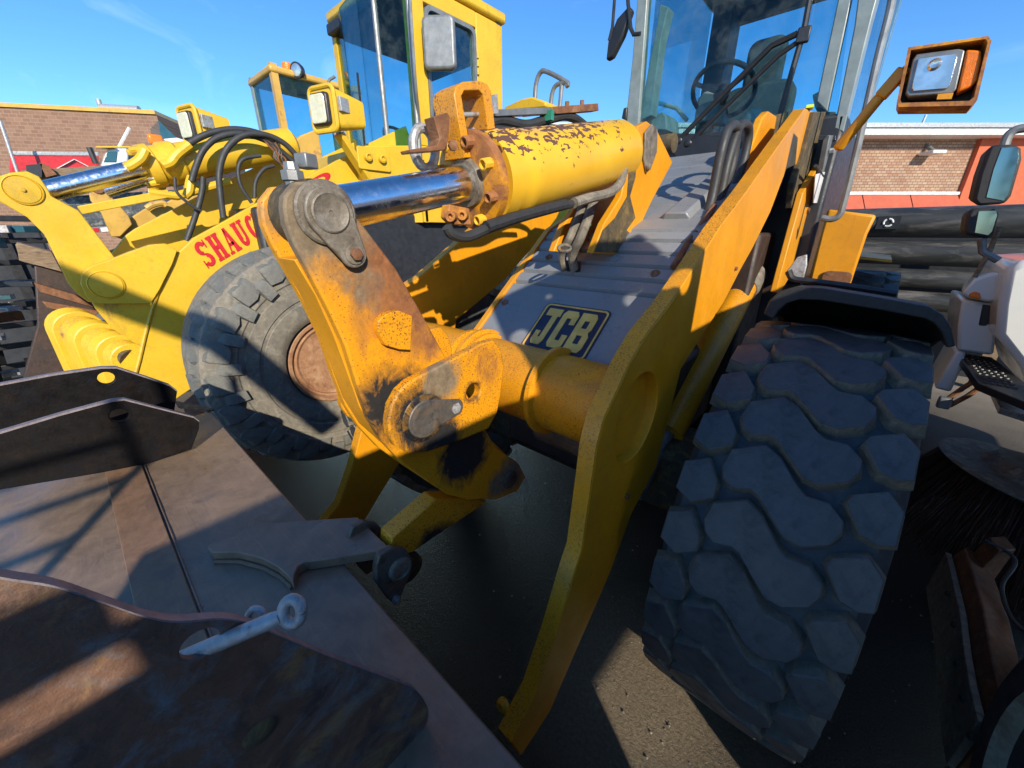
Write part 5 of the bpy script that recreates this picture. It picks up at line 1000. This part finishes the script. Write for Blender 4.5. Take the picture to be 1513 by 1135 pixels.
for k in range(6): MB().cyl((.9, -1.75, 1.85+k*.17), (.9, -2.5, 1.85+k*.17), .018, n=8).build('stripe_bar', mt['greysteel'], SW)  # unseen bars added to cast stripes on the bucket
for y in (-1.75, -2.5): MB().cyl((.9, y, 1.2), (.9, y, 3.1), .022, n=8).build('ladder_rail', mt['greysteel'], SW)  # uprights of the added stripe bars, out of view
MB().box((1.95, 3.6, 1.75), (1.9, 1.9, 1.7)).build('cab', mt['white'], SW, bev=.08)
bmA = V((1.2, -1.4, 2.7)); MB().tube([bmA, V((.9, -1.75, 3.35)), V((.85, -3.2, 4.45))], .1, 14).build('shadow_boom', mt['white'], SW)  # unseen boom added to cast a shadow band on the lemon loader's tyre
wc_ = V((.68, 1.23, .47))
W_ = MB().lathe(wc_, (-1, 0, 0), [(-.24, .3), (-.24, .44), (-.2, .47), (.0, .47), (.03, .45), (.05, .4), (.045, .32), (.02, .3)], 48).build('wheel', mt['tyre'], SW)
MB().lathe(wc_, (-1, 0, 0), [(.0, .3), (.05, .31), (.055, .3), (.03, .28), (-.04, .26), (-.06, .12), (.0, .1), (.02, 0)], 40).build('rim', blend3('tan rim', [(.35, .30, .20), (.22, .17, .1), (.45, .4, .3)], 8, .6), W_)
# rusty plough attachment on the ground beside it
PL = thing('plough_blade', 'rusty orange plough blade with grey wear edge lying beside the sweeper', 'plough', (.75, 2.3, 0))
ed = [oZ(x, y, .28) for x, y in ((1397, 815), (1408, 860), (1418, 905), (1424, 960), (1432, 1010), (1445, 1065))]
MB().rings([[p, p+V((.022, 0, 0)), p+V((.022, 0, -.26)), p+V((0, 0, -.26))] for p in ed]).build('wear_edge', mt['pin'], PL, bev=.003)
for p in ed[1:]: MB().lathe(p+V((-.001, -.03, -.05)), (-1, -.2, 0), [(0, .012), (.01, .012), (.013, .007)], 8).build('bolt', mt['darkrust'], PL)
MB().rings([[p+V((.024, 0, -.02)), p+V((.05, 0, .06)), p+V((.14, .05, .02)), p+V((.2, .05, -.26)), p+V((.024, 0, -.26))] for p in ed]).build('mouldboard', mt['orangebrush'], PL, bev=.006)
MB().prism([ed[0]+V((.06, 0, -.1)), ed[0]+V((.16, .1, -.1)), ed[0]+V((.17, .1, .14)), ed[0]+V((.1, 0, .16))], (.02, -.1, 0)).build('hitch_ear', mt['orangebrush'], PL, bev=.006)
MB().tube(spline([ed[0]+V((.08, -.05, .16)), ed[0]+V((.17, -.1, .14)), ed[1]+V((.13, 0, .06)), ed[2]+V((.16, 0, .04)), ed[2]+V((.3, 0, .1))]), .008, 8).build('cable', mt['hose'], PL)

# loose grit on the asphalt round the tyre and under the arms
m_ = MB()
for k in range(450):
    x, y = random.uniform(-2.6, .8), random.uniform(.2, 2.6); r = .002+.006*random.random()**3
    if random.random() < .25: x, y = random.gauss(-.3, .25), random.gauss(1.15, .3)
    c = V((x, y, r*.5)); a = random.random()*6; b_ = len(m_.v)
    m_.v += [c+V((r*math.cos(a+q*1.57)*random.uniform(.7, 1.2), r*math.sin(a+q*1.57)*random.uniform(.7, 1.2), 0)) for q in range(4)]+[c+V((0, 0, r*.9)), c-V((0, 0, r*.6))]
    for q in range(4): m_.f += [[b_+q, b_+(q+1) % 4, b_+4], [b_+(q+1) % 4, b_+q, b_+5]]
o = m_.build('gravel', blend3('grey brown grit', [(.16, .14, .11), (.07, .06, .055), (.3, .27, .22)], 20, .85), smooth=False); o['kind'] = 'stuff'; o['label'] = 'loose grit scattered over the dark wet asphalt'; o['category'] = 'gravel'
